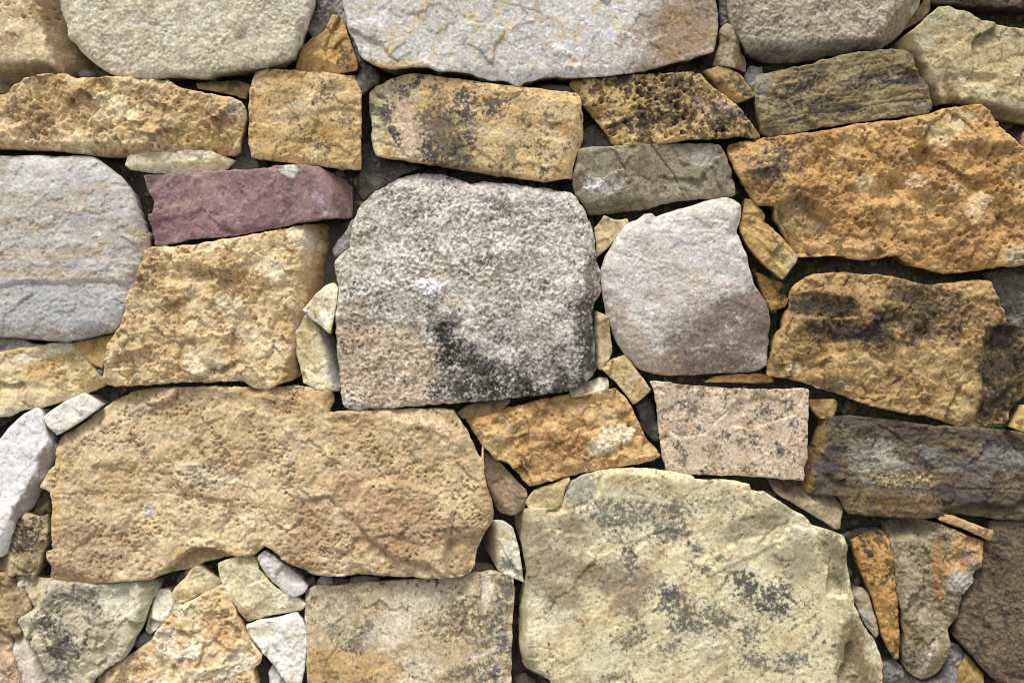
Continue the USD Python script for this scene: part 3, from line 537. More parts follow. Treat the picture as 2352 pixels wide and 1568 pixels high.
stone('A 1285,545 1400,520 1530,508 1640,553 1620,590 1600,640 1540,620 1400,590 1300,575', 'chip', ['a9854c', 'bb9c66', '7d6340'], z=-4, e=1.5, cr=[('A 1300,560 1630,570', .9)], bl=[('A 1450,555', 120, 20, 0, '6b6250', 'stain', .6)], name='wedge_stone', label='brown flake above the long pitted gold stone')
stone('A 1660,450 1900,460 2100,465 2310,480 2340,560 2352,600 2357,800 2350,1000 2350,1098 2250,1095 2100,1080 1900,1055 1700,1035 1640,1020 1630,900 1625,750 1635,600 1650,500', 'split',
      ['d5ae68', 'e2c48c', 'b98c44', 'c59c58'], z=12, e=3, und=(4, 80), mid=(3.0, 28), aniso=(-4, 2.5), cs=(50, 15), cr=[('A 1640,1010 2350,1070', .8)], sc=[('A 1640,780 1900,760 2100,720 2340,700 2400,1150 1600,1150', -2.2, 4)],
      sp=('4d4a40', .14, 5), bl=[('A 1900,640 2150,560 2250,700 2200,560', 140, 70, 0, '6a6650', 'stain', .45), ('A 1920,780 2250,800 2300,880', 60, 40, 0, '3f3d38', 'stain', .6), ('A 1850,730 2000,700 2100,640', 160, 45, -10, 'e8cfa0', 'stain', .6), ('A 1850,880 2100,860', 230, 60, 0, 'a88238', 'patch', .5), ('A 2100,960 2050,1010', 100, 40, 0, '5c5030', 'stain', .5)],
      label='squarish ochre block finely peppered with grey')
stone('B 1330,575 1400,550 1520,550 1605,590 1590,640 1400,640', 'boulder', ['8f8576', '7d7363'], z=-8, e=6, label='grey stone end showing above the dendrite block')
stone('B 230,580 270,545 330,540 420,500 520,472 600,480 700,500 860,520 1000,540 1200,560 1400,580 1600,605 1620,640 1640,800 1640,900 1600,1000 1570,1080 1575,1155 1480,1165 1400,1178 1250,1160 1000,1125 800,1095 600,1060 400,1030 290,1010 265,960 245,870 260,820 235,700', 'split',
      ['d9b472', 'e2c590', 'c6984c', 'cdac74'], z=20, e=3, und=(4, 100), facet=(1.7, 60), mid=(1.7, 24), aniso=(8, 2.2), cs=(56, 14), cr=[('B 1630,760 1560,1160', 1.3), ('B 320,560 285,1010', 1.1), ('B 300,1005 1400,1160', .9)],
      sc=[('B 250,540 350,570 540,475 600,480 520,640 600,800 590,1040 280,1000', -1.5, 1)],
      sp=('4b4a44', .16, 6),
      bl=[('B 430,600 420,750 480,900 380,700 520,1000 560,860', 130, 110, 20, 'd6bd9c', 'patch', .85), ('B 280,700 290,900 330,560', 45, 160, -3, 'd0c69a', 'patch', .75), ('B 880,640 860,760 900,850', 90, 120, 15, '3a3a40', 'stain', .9), ('B 1030,690 1080,670 1040,730', 80, 55, -20, '393a3e', 'stain', .85), ('B 640,980 680,1030 720,1060', 85, 120, 0, '34353e', 'stain', .95), ('B 720,900 780,960 850,1020 700,830', 130, 110, 30, '5c5148', 'soft', .8), ('B 360,780 400,850 430,890 330,730', 40, 65, -20, '3c3c3c', 'stain', .85), ('B 570,500 550,540 480,610 320,640 390,690', 40, 40, 0, '44443e', 'stain', .75), ('B 1180,1050 1250,930 1170,980 1400,780 1250,780 1120,1090', 75, 60, 0, '5a573e', 'stain', .65), ('B 620,740 720,640', 90, 60, 0, '54534a', 'stain', .55), ('B 1450,1020', 60, 20, -30, '47453c', 'stain', .7), ('B 1000,850 1150,870', 150, 50, 10, 'd6c2a0', 'stain', .6), ('B 700,1085 1000,1130', 260, 25, 8, '8d6a2c', 'patch', .6)],
      label='large ochre block with black fern-like stains under the veined boulder')
stone('D 465,795 600,765 740,738 740,780 700,870 665,955 620,940 560,890 510,850', 'chip', ['c6a05a', 'd2b070', 'b08a48'], z=2, e=2, name='wedge_stone', label='ochre shard wedged left of the knobbly golden stone')
stone('D 525,880 600,950 660,965 685,955 665,1025 620,990', 'mortar', ['8d8d90', '7a7a7c'], z=-4, e=3, name='mortar_smear')
stone('D -400,880 0,850 200,820 350,795 440,785 480,830 530,880 590,950 640,1010 665,1040 660,1065 600,1100 540,1120 430,1160 300,1205 150,1230 60,1270 0,1275 -400,1300', 'pitted',
      ['dcc48a', 'e6d5a8', 'bc9a54', 'c8ac6c'], z=10, e=6, und=(7, 60), mid=(4, 30), pits=(11, .8, 2.2, 1.3), cs=(46, 18), look='lime', cr=[('D 480,850 640,1100', .5)],
      sc=[('D 0,1010 100,990 200,1060 300,1090 150,1110 0,1090', -3, 5), ('D 200,880 320,870 340,950 250,990', -3, 4), ('D 450,900 510,890 500,980 450,1000', -3, 3)], bl=[('D 300,900 250,960', 90, 70, 0, 'c89a50', 'patch', .6), ('D 380,820 220,880', 120, 35, -8, 'e6e0cc', 'patch', .6), ('D 30,1240', 120, 40, 0, 'cfc8b4', 'patch', .6), ('D 600,1060', 80, 60, 0, 'b08c44', 'stain', .5)],
      label='yellow cream pitted stone at the left edge')
stone('D -300,760 0,757 90,750 150,770 200,800 265,808 180,825 100,835 0,850 -300,870', 'crust', ['b3aaa2', 'c4bcb2', '8c837b'], z=0, e=6, label='small grey granular stone between the blue grey boulder and the yellow cream stone')
stone('D 270,1290 330,1240 420,1180 500,1140 560,1118 600,1155 655,1198 640,1220 560,1280 450,1350 365,1395 340,1360', 'chip', ['e0d8c4', 'e8e4d8', 'd2c6a8'], z=10, e=1.5, und=(2, 45), mid=(1, 18), cr=[('D 560,1118 655,1215', 1.2)], name='wedge_stone', label='flat white chip at the upper left corner of the long tan stone')
stone('D -250,1480 0,1420 60,1340 150,1260 240,1215 270,1240 285,1320 310,1430 320,1455 300,1540 G 335,20 330,90 240,260 160,440 105,480 60,580 20,690 0,745 -250,800 -250,100', 'smooth',
      ['e6e3e0', 'ecebea', 'd8d0c8'], z=12, e=3, und=(5, 80), mid=(2.2, 24), cr=[('G 318,0 110,420', 2.5)], terr=(1.5, .4), sc=[('G -250,390 0,395 120,380 100,600 -250,800', 1.8, .8)], bl=[('G 300,100 200,340 150,420', 50, 130, 25, '8c7560', 'patch', .8), ('D 150,1400 200,1300', 150, 60, 0, 'e8e6e6', 'patch', .5)],
      label='white slab standing at the left edge')
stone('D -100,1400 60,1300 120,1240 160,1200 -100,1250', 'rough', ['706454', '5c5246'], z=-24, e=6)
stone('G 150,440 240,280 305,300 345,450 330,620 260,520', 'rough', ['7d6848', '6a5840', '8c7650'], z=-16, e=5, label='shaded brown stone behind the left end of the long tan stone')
stone('D 335,1430 380,1395 500,1320 620,1230 720,1170 850,1110 1000,1090 1200,1085 1450,1080 1590,1085 1700,1095 1800,1085 1920,1075 2100,1100 2160,1110 2170,1180 2140,1240 E 0,1245 200,1235 500,1225 720,1225 790,1235 830,1290 880,1370 920,1440 940,1500 980,1560 H 985,40 990,180 1010,280 1040,370 1055,450 1040,510 1000,570 960,640 940,700 930,790 900,835 850,860 740,868 600,865 400,860 200,850 0,862 G 2150,865 2050,848 1880,775 1800,710 1730,665 1650,725 1500,745 1350,780 1200,830 1080,860 980,890 800,905 700,915 500,930 400,920 295,915 305,830 290,760 280,720 330,700 320,600 330,450 310,320 240,290 270,230 330,150 330,0', 'pitted',
      ['cfb07c', 'dec69c', 'b49568', 'bfa076'], z=18, e=6, und=(8, 150), mid=(4.6, 24), fine=0.64, pits=(38, .8, 2.6, 1.2), ridge=(1.4, 24), terr=(2.6, .3), cs=(70, 13), step=1.25,
      ck=[('G 350,335 550,340 800,330 1050,325 1250,345 1500,372', 1.5, .7), ('G 1500,372 1900,370 2352,372', .7, .7)],
      sc=[('G 1000,900 1080,820 1180,740 1270,685 1400,690 1480,735 1560,760 1350,820 1200,860', -16, 2.5), ('G 1150,130 1300,130 1360,220 1460,240 1500,370 1350,350 1200,320 1150,220', 3.5, 1.2), ('H 160,400 240,260 420,230 600,280 740,330 800,420 760,600 740,700 760,860 640,770 400,720 250,600 160,500', 8, 2.5), ('H 760,620 900,580 1000,560 940,700 930,800 880,860 760,860 740,720', -7, 2.5)],
      bl=[('H 400,400 500,500 300,470 550,620 380,560 250,350', 250, 150, 30, 'ae825c', 'soft', .6), ('G 1980,520 2000,700 2100,600', 170, 130, 20, 'a67c50', 'soft', .6), ('G 1000,480 1300,450 1500,600 1200,620 1700,500', 230, 85, 5, 'e6d0a0', 'patch', .65), ('G 600,780 500,660 450,850', 200, 130, 0, 'a88460', 'soft', .6), ('G 1400,230 1250,180', 130, 80, 20, 'd9c8a4', 'patch', .7), ('D 800,1250 1100,1400 700,1500', 220, 70, -10, 'd6c09a', 'stain', .55), ('D 1900,1200 2130,1170 1700,1130', 260, 60, 5, 'b08c54', 'patch', .5), ('D 2150,1170', 50, 60, 0, '7c5c34', 'patch', .6), ('G 350,200 330,500', 60, 160, 0, 'd0ae66', 'patch', .6), ('G 960,420 962,465', 20, 24, 0, 'c8ccd0', 'patch', .9), ('E 300,1280 600,1350 750,1260', 170, 50, 0, '9c7850', 'stain', .5), ('G 1300,720', 240, 40, 0, 'bf9a54', 'patch', .5)],
      label='longest stone of the wall, tan and riddled with small pits')
stone('G -150,760 0,740 40,620 90,500 125,450 200,475 250,490 280,475 305,530 305,600 280,700 250,800 215,885 180,865 130,860 60,870 0,850 -150,850', 'chip', ['b89d6c', 'c8b080', '96805c'], z=8, e=2.5, mid=(2.6, 16), look='sand', sp=('3a332c', .36, 6),
      cr=[('G 150,500 80,760', .9), ('G 130,480 290,500', .8)], bl=[('G 150,660 130,620 200,640', 100, 60, -20, '352e2a', 'stain', .85), ('G 180,800', 80, 40, 0, '4a4036', 'stain', .6)], label='brown block with black speckles at the lower left')
stone('G 75,890 100,880 200,885 400,910 700,925 900,905 980,910 1005,940 1000,980 970,1040 930,1170 880,1270 850,1350 810,1400 700,1470 620,1530 590,1568 560,1750 320,1750 310,1568 280,1440 250,1390 190,1330 160,1270 110,1200 105,1165 150,1130 200,1100 190,1040 150,990 100,940', 'rough',
      ['c4b594', 'd0c4a6', 'a4977a', 'b3a484'], z=12, e=7, und=(8, 50), mid=(4.5, 32), terr=(3, .15), pits=(3, .9, 2, 1.0), cs=(46, 20), look='lime', sc=[('G 80,880 250,900 270,1050 200,1110 140,990', -6, 2.5)], cr=[('G 250,920 1000,935', .5)],
      bl=[('G 400,1280 330,1180 450,1330 370,1350', 130, 85, 40, '444543', 'stain', .85), ('G 450,1030 600,1080 380,1000 560,980', 140, 60, 10, '66645c', 'stain', .7), ('G 420,1520', 110, 60, 0, '5a5850', 'stain', .7), ('G 800,1080 750,1000', 120, 90, 0, 'dcd4ba', 'patch', .6), ('G 220,1000', 60, 90, 20, 'cbb67c', 'patch', .6), ('G 700,1320 600,1450', 120, 60, -20, 'cbb894', 'patch', .5)],
      label='grey cream lumpy rock with dark stains at the lower left')
stone('G -300,850 0,850 60,880 120,950 180,1030 188,1085 150,1125 108,1160 110,1210 130,1240 100,1290 60,1270 0,1210 -300,1200', 'rough', ['b49668', 'c2a67a', '8c7048'], z=10, e=12, mid=(3, 24), cs=(40, 16), bl=[('G 120,1050 60,950', 80, 80, 0, '7a6448', 'stain', .5)], label='brown rounded stone at the left edge near the bottom')
stone('G -300,1200 0,1205 60,1270 90,1380 120,1480 160,1568 200,1750 -300,1750', 'rough', ['c8a882', 'd4ba98', 'a8845c'], z=6, e=8, mid=(4, 26), cs=(40, 15), label='tan stone in the bottom left corner')
stone('G 75,1300 100,1250 130,1240 165,1290 200,1340 260,1400 300,1500 330,1560 300,1750 200,1750 150,1550 110,1460 85,1390', 'chip', ['d0beaa', 'd9ccba', 'b8a48c'], z=8, e=2.5, cr=[('G 165,1290 250,1568', .9), ('G 80,1360 170,1330', .5)], name='wedge_stone', label='pale pinkish splinter left of the grey cream rock')
stone('G 870,1310 930,1240 1010,1260 965,1325 900,1360', 'boulder', ['a3a098', '8e8b84'], z=-8, e=10, name='pebble', label='grey pebble in the gap beside the grey cream rock')
stone('G 940,1225 960,1140 1000,1010 1030,960 1100,960 1130,1010 1195,1050 1160,1090 1080,1150 1000,1230 960,1252', 'chip', ['dfd2b6', 'e8e0cc', 'c2b086'], z=4, e=2, cr=[('G 1080,970 1000,1240', .6)], name='wedge_stone', label='pale cream chip right of the grey cream rock')
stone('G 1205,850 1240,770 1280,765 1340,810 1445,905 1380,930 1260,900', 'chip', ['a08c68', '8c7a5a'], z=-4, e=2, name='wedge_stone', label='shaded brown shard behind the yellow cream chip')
stone('G 1115,1000 1150,940 1210,880 1260,810 1300,800 1360,850 1440,912 1400,940 1280,1000 1200,1040 1150,1040', 'chip', ['e4d09c', 'ece0bc', 'c4aa6c'], z=8, e=2, mid=(2.4, 14), cr=[('G 1300,800 1370,950', .5), ('G 1130,1020 1420,900', .5)], bl=[('G 1320,870', 70, 40, 30, '8f8870', 'stain', .5)], name='wedge_stone', label='yellow cream chip topmost in the heap of chips')
stone('G 1425,785 1500,755 1630,725 1670,750 1690,830 1750,900 1800,950 1900,990 1995,1050 1970,1090 1880,1110 1770,1130 1640,1170 1600,1182 1570,1130 1530,1050 1490,1010 1460,930 1435,870', 'chip', ['e4d4a8', 'ece2c2', 'c4ac6c'], z=10, e=2, und=(4, 40), sc=[('G 1650,725 1700,830 1780,930 1900,985 2050,1050 2050,700', -4, 1.5)], cr=[('G 1560,1075 1990,1070', .7)], bl=[('G 1500,1000 1600,1100', 70, 40, 0, 'c09440', 'stain', .5), ('G 1850,1080', 90, 25, -10, '8a8460', 'stain', .4)], name='wedge_stone', label='chunky yellow white chip with a hollow in its right side')
stone('G 1680,750 1725,703 1780,730 1850,790 1930,860 2008,937 1990,970 1920,1005 1870,990 1830,940 1770,900 1720,830', 'chip', ['d8ccc0', 'e0d8d0', 'c2b4a4'], z=12, e=1.5, cr=[('G 1770,720 2000,930', .9), ('G 1680,745 1900,1005', .6)], name='wedge_stone', label='pinkish white brick-like chip under the long tan stone')
stone('G 1130,1100 1210,1050 1330,980 1450,925 1470,960 1490,1020 1530,1080 1560,1150 1610,1240 1650,1310 1715,1385 1700,1430 1650,1470 1680,1568 1690,1750 590,1750 600,1560 700,1490 800,1420 900,1350 970,1300 1030,1220', 'rough',
      ['ddc48c', 'e8d8b0', 'c08c44', 'd0aa66'], z=14, e=5, und=(6, 60), mid=(4.5, 18), ridge=(2, 18), cs=(36, 11), look='lime', k2=(.6, .45), bl=[('G 1150,1220 1450,1250 900,1500 1250,1440', 150, 60, 0, 'b8802e', 'stain', .5), ('G 1380,1060 1300,1100', 150, 50, -30, 'd2ba80', 'patch', .6), ('G 1100,1360 1250,1350 1080,1250 1480,1500 1600,1420', 80, 60, 0, 'f0e6cc', 'patch', .6)],
      label='cream and orange mottled stone at the bottom, peaked at the top')
stone('G 1605,1190 1680,1165 1800,1145 1930,1112 1970,1160 2000,1220 1998,1350 1985,1480 1965,1568 1950,1610 1870,1560 1830,1500 1740,1390 1640,1270', 'chip', ['e6e0d0', 'efece4', 'ccc09a'], z=12, e=2, mid=(2.2, 18), cr=[('G 1925,1110 2000,1230', .8), ('G 1620,1195 1900,1150', .5)], bl=[('G 1700,1210', 110, 50, 20, 'cdbe88', 'patch', .5)], name='wedge_stone', label='white triangular stone pointing down beside the bottom block')
stone('G 1755,1500 1780,1448 1820,1500 1870,1568 1900,1680 1780,1680', 'chip', ['dedad0', 'e6e4de'], z=2, e=2.5, name='wedge_stone', label='small white chip cut off by the bottom edge')
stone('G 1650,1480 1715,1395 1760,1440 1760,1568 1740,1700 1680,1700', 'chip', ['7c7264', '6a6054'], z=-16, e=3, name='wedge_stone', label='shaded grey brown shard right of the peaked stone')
stone('G 1985,980 2050,940 2150,945 2250,930 H 0,945 200,920 400,905 600,890 760,875 900,855 1030,845 1140,860 1185,880 1190,960 1180,1100 1170,1300 1165,1568 1160,1750 G 2005,1750 2005,1568 2000,1300 1990,1100', 'split',
      ['c4ad80', 'd2c09a', 'ae9466', 'bca67c'], z=16, e=3, und=(4, 90), facet=(1.8, 60), mid=(1.8, 26), cs=(55, 15), sp=('565040', .12, 6),
      bl=[('H 100,1480 250,1450 350,1540 0,1420 G 2100,1480', 210, 90, 15, 'c8963f', 'patch', .55), ('H 950,1130 880,1200 1000,1280 820,1100 750,1200', 150, 100, -20, '6f5d44', 'stain', .85), ('H 1100,1050 1120,1300 1060,1450 1080,1200 1140,950', 70, 130, 0, '4a4c52', 'stain', .8), ('H 200,1250 150,1330 230,1200', 80, 80, 20, '6c6054', 'stain', .8), ('H 500,1050 400,1200 650,1000 480,950', 170, 90, -30, 'e0d2b8', 'patch', .65), ('H 900,1480 800,1510 1000,1540', 110, 60, -20, '54504a', 'stain', .8), ('H 1010,960', 40, 120, 5, 'e4d8c2', 'patch', .6), ('G 2280,1080 2200,1200 H 0,1100', 90, 110, 20, '8c866c', 'stain', .6), ('H 560,1440 500,1540 650,1480', 100, 60, 0, 'dcd0b4', 'stain', .6), ('G 2150,1500 2100,1420 H 180,1560', 90, 40, 0, '4b4530', 'stain', .5),
          ('H 480,1210 640,1225 780,1205 920,1190', 1.6, 0, 0, 'd9c193', 'vein', .9), ('H 640,1165 700,1195 760,1205', 1.4, 0, 0, 'e2d4b8', 'vein', .9), ('H 700,1350 760,1250 800,1190 850,1130', 1.3, 0, 0, 'cfb070', 'vein', .9), ('H 910,1200 900,1120 930,1040', 1.3, 0, 0, 'd8c08a', 'vein', .9), ('H 1100,1310 1000,1370 920,1395', 1.8, 0, 0, 'e6dccc', 'vein', .9), ('H 960,1290 1060,1250 1130,1240', 1.4, 0, 0, 'cfc8ba', 'vein', .8), ('H 830,1230 900,1290 960,1340', 1.3, 0, 0, 'bfae88', 'vein', .8), ('H 300,1360 400,1320 460,1270', 1.6, 0, 0, 'e8dcc4', 'vein', .8)],
      label='flat block at the bottom with an orange corner and white scratches')
for spec, cc, z, lb in (
        ('A 500,470 560,438 620,470 610,500 520,502', ['77716c', '5f5a56'], -6, 'dark grey pebble under the beige boulder'),
        ('A 610,455 700,462 730,490 700,520 640,515', ['7d7368', '6a6157'], -14, None),
        ('A 240,490 300,470 400,478 480,505 400,530 260,530', ['a39a88', '8c8474'], -10, None),
        ('G 2068,905 2110,862 2160,888 2170,945 2075,948', ['b5b2ac', 'a09d98'], -2, 'grey pebble in the joint above the bottom block'),
        ('G 1985,905 2040,875 2068,920 2010,945', ['8d8983', '78746e'], -10, None),
        ('G 2175,910 2240,880 2295,915 2210,952', ['7e7a74', '6d6963'], -12, None),
        ('H 118,890 200,868 300,882 310,912 200,925 115,922', ['9c9890', '88847c'], -4, 'long smooth grey pebble above the bottom block'),
        ('H -40,890 60,880 115,905 60,945 -30,950', ['726d66', '645f59'], -10, None),
        ('H 905,845 930,785 1030,795 1080,832 1060,862', ['9c8a78', '86765e'], -10, 'brown pebble left of the white chip'),
        ('E 1990,1330 2040,1290 2060,1350 2030,1390', ['857d72', '6e675e'], -16, None),
        ('H 1190,920 1245,910 1250,960 1200,1060 1185,1010', ['6e655a', '5e564c'], -26, None),
        ('I 2005,1560 2060,1490 2100,1520 2090,1600', ['7a6c58', '6a5d4c'], -12, None),
        ('G 1150,900 1180,850 1215,840 1230,880 1170,930', ['857a68', '726858'], -14, None),
        ('H 1190,1540 1260,1510 1330,1560 1320,1640 1190,1640', ['7a7264', '686054'], -16, 'grey brown pebble in the joint at the bottom')):
    stone(spec, 'boulder', cc, z=z, e=9, und=(2, 20), mid=(1.2, 10), name='pebble', label=lb)
stone('E 815,1250 900,1200 1000,1170 1150,1155 1165,1170 1120,1210 1050,1250 1000,1270 850,1282', 'chip', ['a3844c', 'b49662', '7f653c'], z=4, e=2, name='wedge_stone', label='brown sliver under the black stain of the central stone')
stone('E 1688,575 1740,592 1805,625 1815,750 1830,850 1800,910 1750,968 1715,940 1700,850 1690,750', 'chip', ['c4aa76', 'd2bc8c', 'a88c58'], z=10, e=1.5, cr=[('E 1722,580 1745,968', 2.5)], bl=[('E 1710,650 1715,800', 28, 150, 0, '8f7c58', 'patch', .7)], name='wedge_stone', label='upright tan chip against the right side of the central stone')
stone('E 1760,960 1830,900 1920,875 1990,970 2050,1050 2085,1100 2030,1150 1970,1192 1920,1120 1850,1040', 'chip', ['c4a86c', 'd0b884', 'a58850'], z=12, e=2, mid=(2.6, 16), cr=[('E 1910,880 2085,1110', 1.2)], bl=[('E 1870,950 1980,1110', 60, 30, 30, '9a7c44', 'stain', .5)], name='wedge_stone', label='leaning tan brick-like chip left of the square pinkish block')
stone('E 1550,1105 1650,1060 1750,1022 1800,1022 1808,1080 1790,1097 1650,1132 1570,1147', 'chip', ['d8c498', 'e6dcc0', 'b89858'], z=14, e=1.5, cr=[('E 1560,1120 1805,1055', .8)], name='wedge_stone', label='small pale wedge on top of the cream-spotted orange stone')
stone('E 870,1295 1000,1270 1100,1230 1200,1210 1350,1170 1550,1130 1700,1110 1850,1090 1890,1120 1950,1200 1990,1290 2020,1350 2060,1430 2120,1490 2155,1535 H 2155,92 2100,112 1900,150 1700,175 1550,210 1400,250 1300,280 1250,240 1210,190 1150,120 1060,100 1010,30 E 990,1480 950,1400', 'rough',
      ['d0a662', 'd6b070', 'a87632', 'bd8e48'], z=14, e=5, und=(7, 80), mid=(6.0, 22), ridge=(3.0, 22), terr=(3, .4), fine=0.68, cs=(40, 12), cr=[('E 870,1310 1500,1150', .7), ('E 950,1330 1040,1560', .7)],
      sc=[('E 1700,1390 1790,1310 1900,1310 1980,1370 1960,1440 1870,1480 1740,1500 1690,1450', 4.5, 2.5), ('E 1350,1220 1420,1240 1420,1310 1370,1360 1300,1330', -4, 2), ('E 1000,1300 1160,1250 1250,1380 1200,1420', -2.5, 2)],
      bl=[('E 1840,1400 1780,1440', 125, 75, -20, 'eedcb4', 'patch', .95), ('E 1780,1270 1700,1230', 130, 60, 20, 'd8b478', 'patch', .7), ('E 1500,1480 1400,1400 H 1300,130 1700,100', 170, 50, 0, '8f5e28', 'stain', .6), ('E 1140,1310', 80, 22, 45, 'b0aca0', 'stain', .8), ('E 1050,1400 1020,1480', 80, 60, 30, 'e0c27c', 'patch', .6), ('E 1600,1180', 200, 40, -15, '9c7440', 'stain', .5)],
      label='orange stone with a cream nodule below the central stone')
stone('D 1985,575 2060,480 2130,420 2180,400 2200,430 2198,520 2175,640 2155,733 2100,680 2020,622', 'chip', ['e8dbb0', 'f0e8d0', 'c8aa60'], z=12, e=1.5, cr=[('D 1985,590 2165,730', .8), ('D 2150,410 2200,450', .6)], bl=[('D 2110,540', 70, 45, 40, 'bf9440', 'stain', .7), ('D 2050,600', 60, 25, 40, '8c8a70', 'stain', .5)], name='wedge_stone', label='cream triangular chip touching the left side of the central stone')
stone('D 1935,720 1990,620 2010,600 2060,660 2150,750 2200,900 2218,1050 2210,1107 2150,1097 2080,1095 1985,1050 1965,950 1935,850', 'chip', ['dfcda0', 'e8dcb8', 'bda55e'], z=4, e=2, cr=[('D 2060,640 2195,1080', 2.9)], bl=[('D 2000,720 1980,900', 80, 70, 0, 'b79c4c', 'stain', .5), ('D 2150,850 2180,980', 40, 150, -12, 'a09c94', 'patch', .8)], name='wedge_stone', label='yellow chip with a grey side below the cream triangular chip')
stone('H 1055,505 1120,510 1180,550 1200,620 1220,700 1248,903 1180,870 1100,838 1030,775 960,725 940,705 950,650 1000,580 1035,530', 'chip', ['e4d8b8', 'efe8d4', 'c4ae74'], z=10, e=1.8, cr=[('H 1048,500 1085,850', 3.1)], bl=[('H 1130,810 1200,830 1140,780', 55, 28, 20, '4c4e54', 'stain', .8), ('H 1020,650 1040,740', 60, 110, 0, 'b3935a', 'patch', .6)], name='wedge_stone', label='white chip with a tan side left of the big olive slab')
stone('H 990,45 1040,90 1100,130 1160,200 1230,270 1270,310 1272,400 1240,430 1180,467 1100,462 1060,400 1030,330 1000,200', 'chip', ['a48862', 'b29874', '86704e'], z=6, e=2, cr=[('H 1030,300 1175,470', 1.1)], bl=[('H 1080,200 1200,380', 100, 50, 40, '6d5c48', 'stain', .5)], name='wedge_stone', label='brown wedge between the long tan stone and the orange stone')
stone('H 1275,370 1320,310 1450,265 1545,222 1552,240 1520,290 1500,400 1440,430 1340,437 1285,420 1268,390', 'chip', ['c6ae74', 'd2be8a', 'a8905a'], z=16, e=2, cr=[('H 1290,330 1540,260', .8)], bl=[('H 1400,330', 90, 40, -20, '7f755c', 'stain', .5)], name='wedge_stone', label='small buff chip on the top left corner of the big olive slab')
stone('H 1190,470 1300,430 1500,430 1515,380 1540,300 1560,250 1650,210 1760,180 1950,165 2100,170 2352,210 I 200,235 420,240 550,265 560,310 640,315 720,360 800,410 900,470 970,540 1100,580 1200,620 1215,680 1205,800 1215,900 1230,970 1260,1080 1310,1200 1390,1300 1430,1400 1450,1480 1440,1568 1440,1800 H 1500,1800 1430,1560 1330,1530 1250,1490 1225,1350 1225,1150 1240,960 1270,900 1280,850 1260,780 1240,680 1200,560', 'split',
      ['d8c898', 'e2d6b0', 'c2ab7a', 'cdbb89'], z=22, e=2.5, und=(6, 150), facet=(1.5, 64), terr=(1.6, .3), mid=(1.7, 34), fine=0.34, cs=(75, 20), aniso=(-32, 2.0), step=1.25, look='lime', cr=[('H 1275,480 1270,1380', 3.1), ('H 1255,1400 1430,1545', 1.6), ('I 0,225 560,262', .8)],
      sc=[('H 1480,460 1700,410 1740,330 1770,220 1950,150 1500,150 1400,460', -7, 1.3), ('I 940,520 1000,620 1080,740 1060,900 1060,980 1130,1000 1200,985 1225,1150 1225,1280 1180,1300 1170,1420 1130,1500 1130,1800 1700,1800 1700,1300 1280,900 1250,600 1000,500', -9, 1.0), ('I 200,780 500,640 650,600 750,640 500,760 300,860', 2.5, 2), ('H 2350,600 2150,760 2100,840 2000,860 1950,760 1990,640 2200,560', -2, 2), ('I 490,500 620,460 760,480 740,560 620,580', -1.5, 1)],
      bl=[('H 1950,480 2050,430 2230,440 2200,580 1850,440 1780,500', 170, 100, 0, '5f5e5b', 'stain', .8), ('I 700,1000 650,1050 740,1080 760,950 520,900 540,970', 105, 90, 20, '45474c', 'stain', .95), ('H 1870,900 1830,850 1950,1000 2020,900', 140, 90, -30, '857156', 'soft', .8), ('H 1950,760 1960,840', 50, 90, 0, '54504a', 'stain', .8), ('H 2200,980 2180,1050', 75, 80, 10, '585a58', 'stain', .85), ('I 120,1100 280,1110 200,1180 60,1000 330,1150', 150, 90, 0, '53534e', 'stain', .75), ('I 620,1420 800,1430 700,1460 900,1400 580,1240', 140, 60, 0, '53534e', 'stain', .75), ('H 2300,1120 2250,1200 1950,1290 2200,1350', 110, 60, -30, '5e5b4e', 'stain', .7), ('I 620,520 500,560 700,480 850,720 900,800', 160, 80, -20, '938768', 'patch', .75), ('H 1350,600 1550,560 1450,780 1650,850 1500,1000 1350,900', 170, 110, 30, '8f7c5c', 'soft', .75), ('H 1500,1300 1700,1150 1800,1050 1600,1200', 200, 26, -38, 'd6b078', 'stain', .4), ('I 150,620 300,560 50,680', 160, 22, -28, 'cda463', 'stain', .4), ('I 260,400 380,380 560,360', 110, 60, 0, '8d8768', 'stain', .65), ('I 350,740 280,810 210,680', 70, 50, 0, '505148', 'stain', .75), ('H 1650,330 1600,280', 120, 70, -30, 'a09f94', 'patch', .65), ('I 1100,650 1150,860 1100,700 1180,760', 75, 100, 0, '6c6040', 'soft', .85), ('I 1250,1400 1300,1500 1220,1240 1200,1350', 110, 140, 20, '7a6538', 'soft', .9), ('H 1850,1540 2000,1200', 100, 40, 0, '5b574e', 'stain', .6), ('H 1250,700 1250,1100 1300,1500', 30, 260, 0, 'a39874', 'patch', .6), ('I 1110,1320 1050,1300 980,1240 860,1190', 26, 22, 0, '3f4244', 'stain', .9), ('H 1800,330 1950,340 2100,370', 120, 14, 10, 'ded8b4', 'patch', .7)],
      ck=[('H 1280,1345 1360,1340 1450,1360', 1.5, .8)],
      label='biggest stone of the wall, a broad olive cream slab with blue grey stains')
stone('I 700,240 720,310 760,342 850,390 950,450 1050,510 1120,560 1150,555 1152,500 1172,440 1162,390 1110,345 1020,330 900,250', 'chip', ['a89470', 'bca986', '8c7a5a'], z=2, e=3, cr=[('I 760,330 1130,430', .7)], bl=[('I 820,270 900,300', 130, 50, 15, '6b5a44', 'patch', .7), ('I 1000,420', 110, 30, 25, 'cdbd9c', 'stain', .6)], name='wedge_stone', label='tan wedge tucked under the dark slaty block beside the olive slab')
stone('I 1160,590 1280,555 1400,550 1480,580 1370,600 1240,660 1215,690 1195,640', 'mortar', ['6d6862', '5a5650'], z=-12, e=6, name='mortar_smear', label='dark mortar above the narrow amber stone')
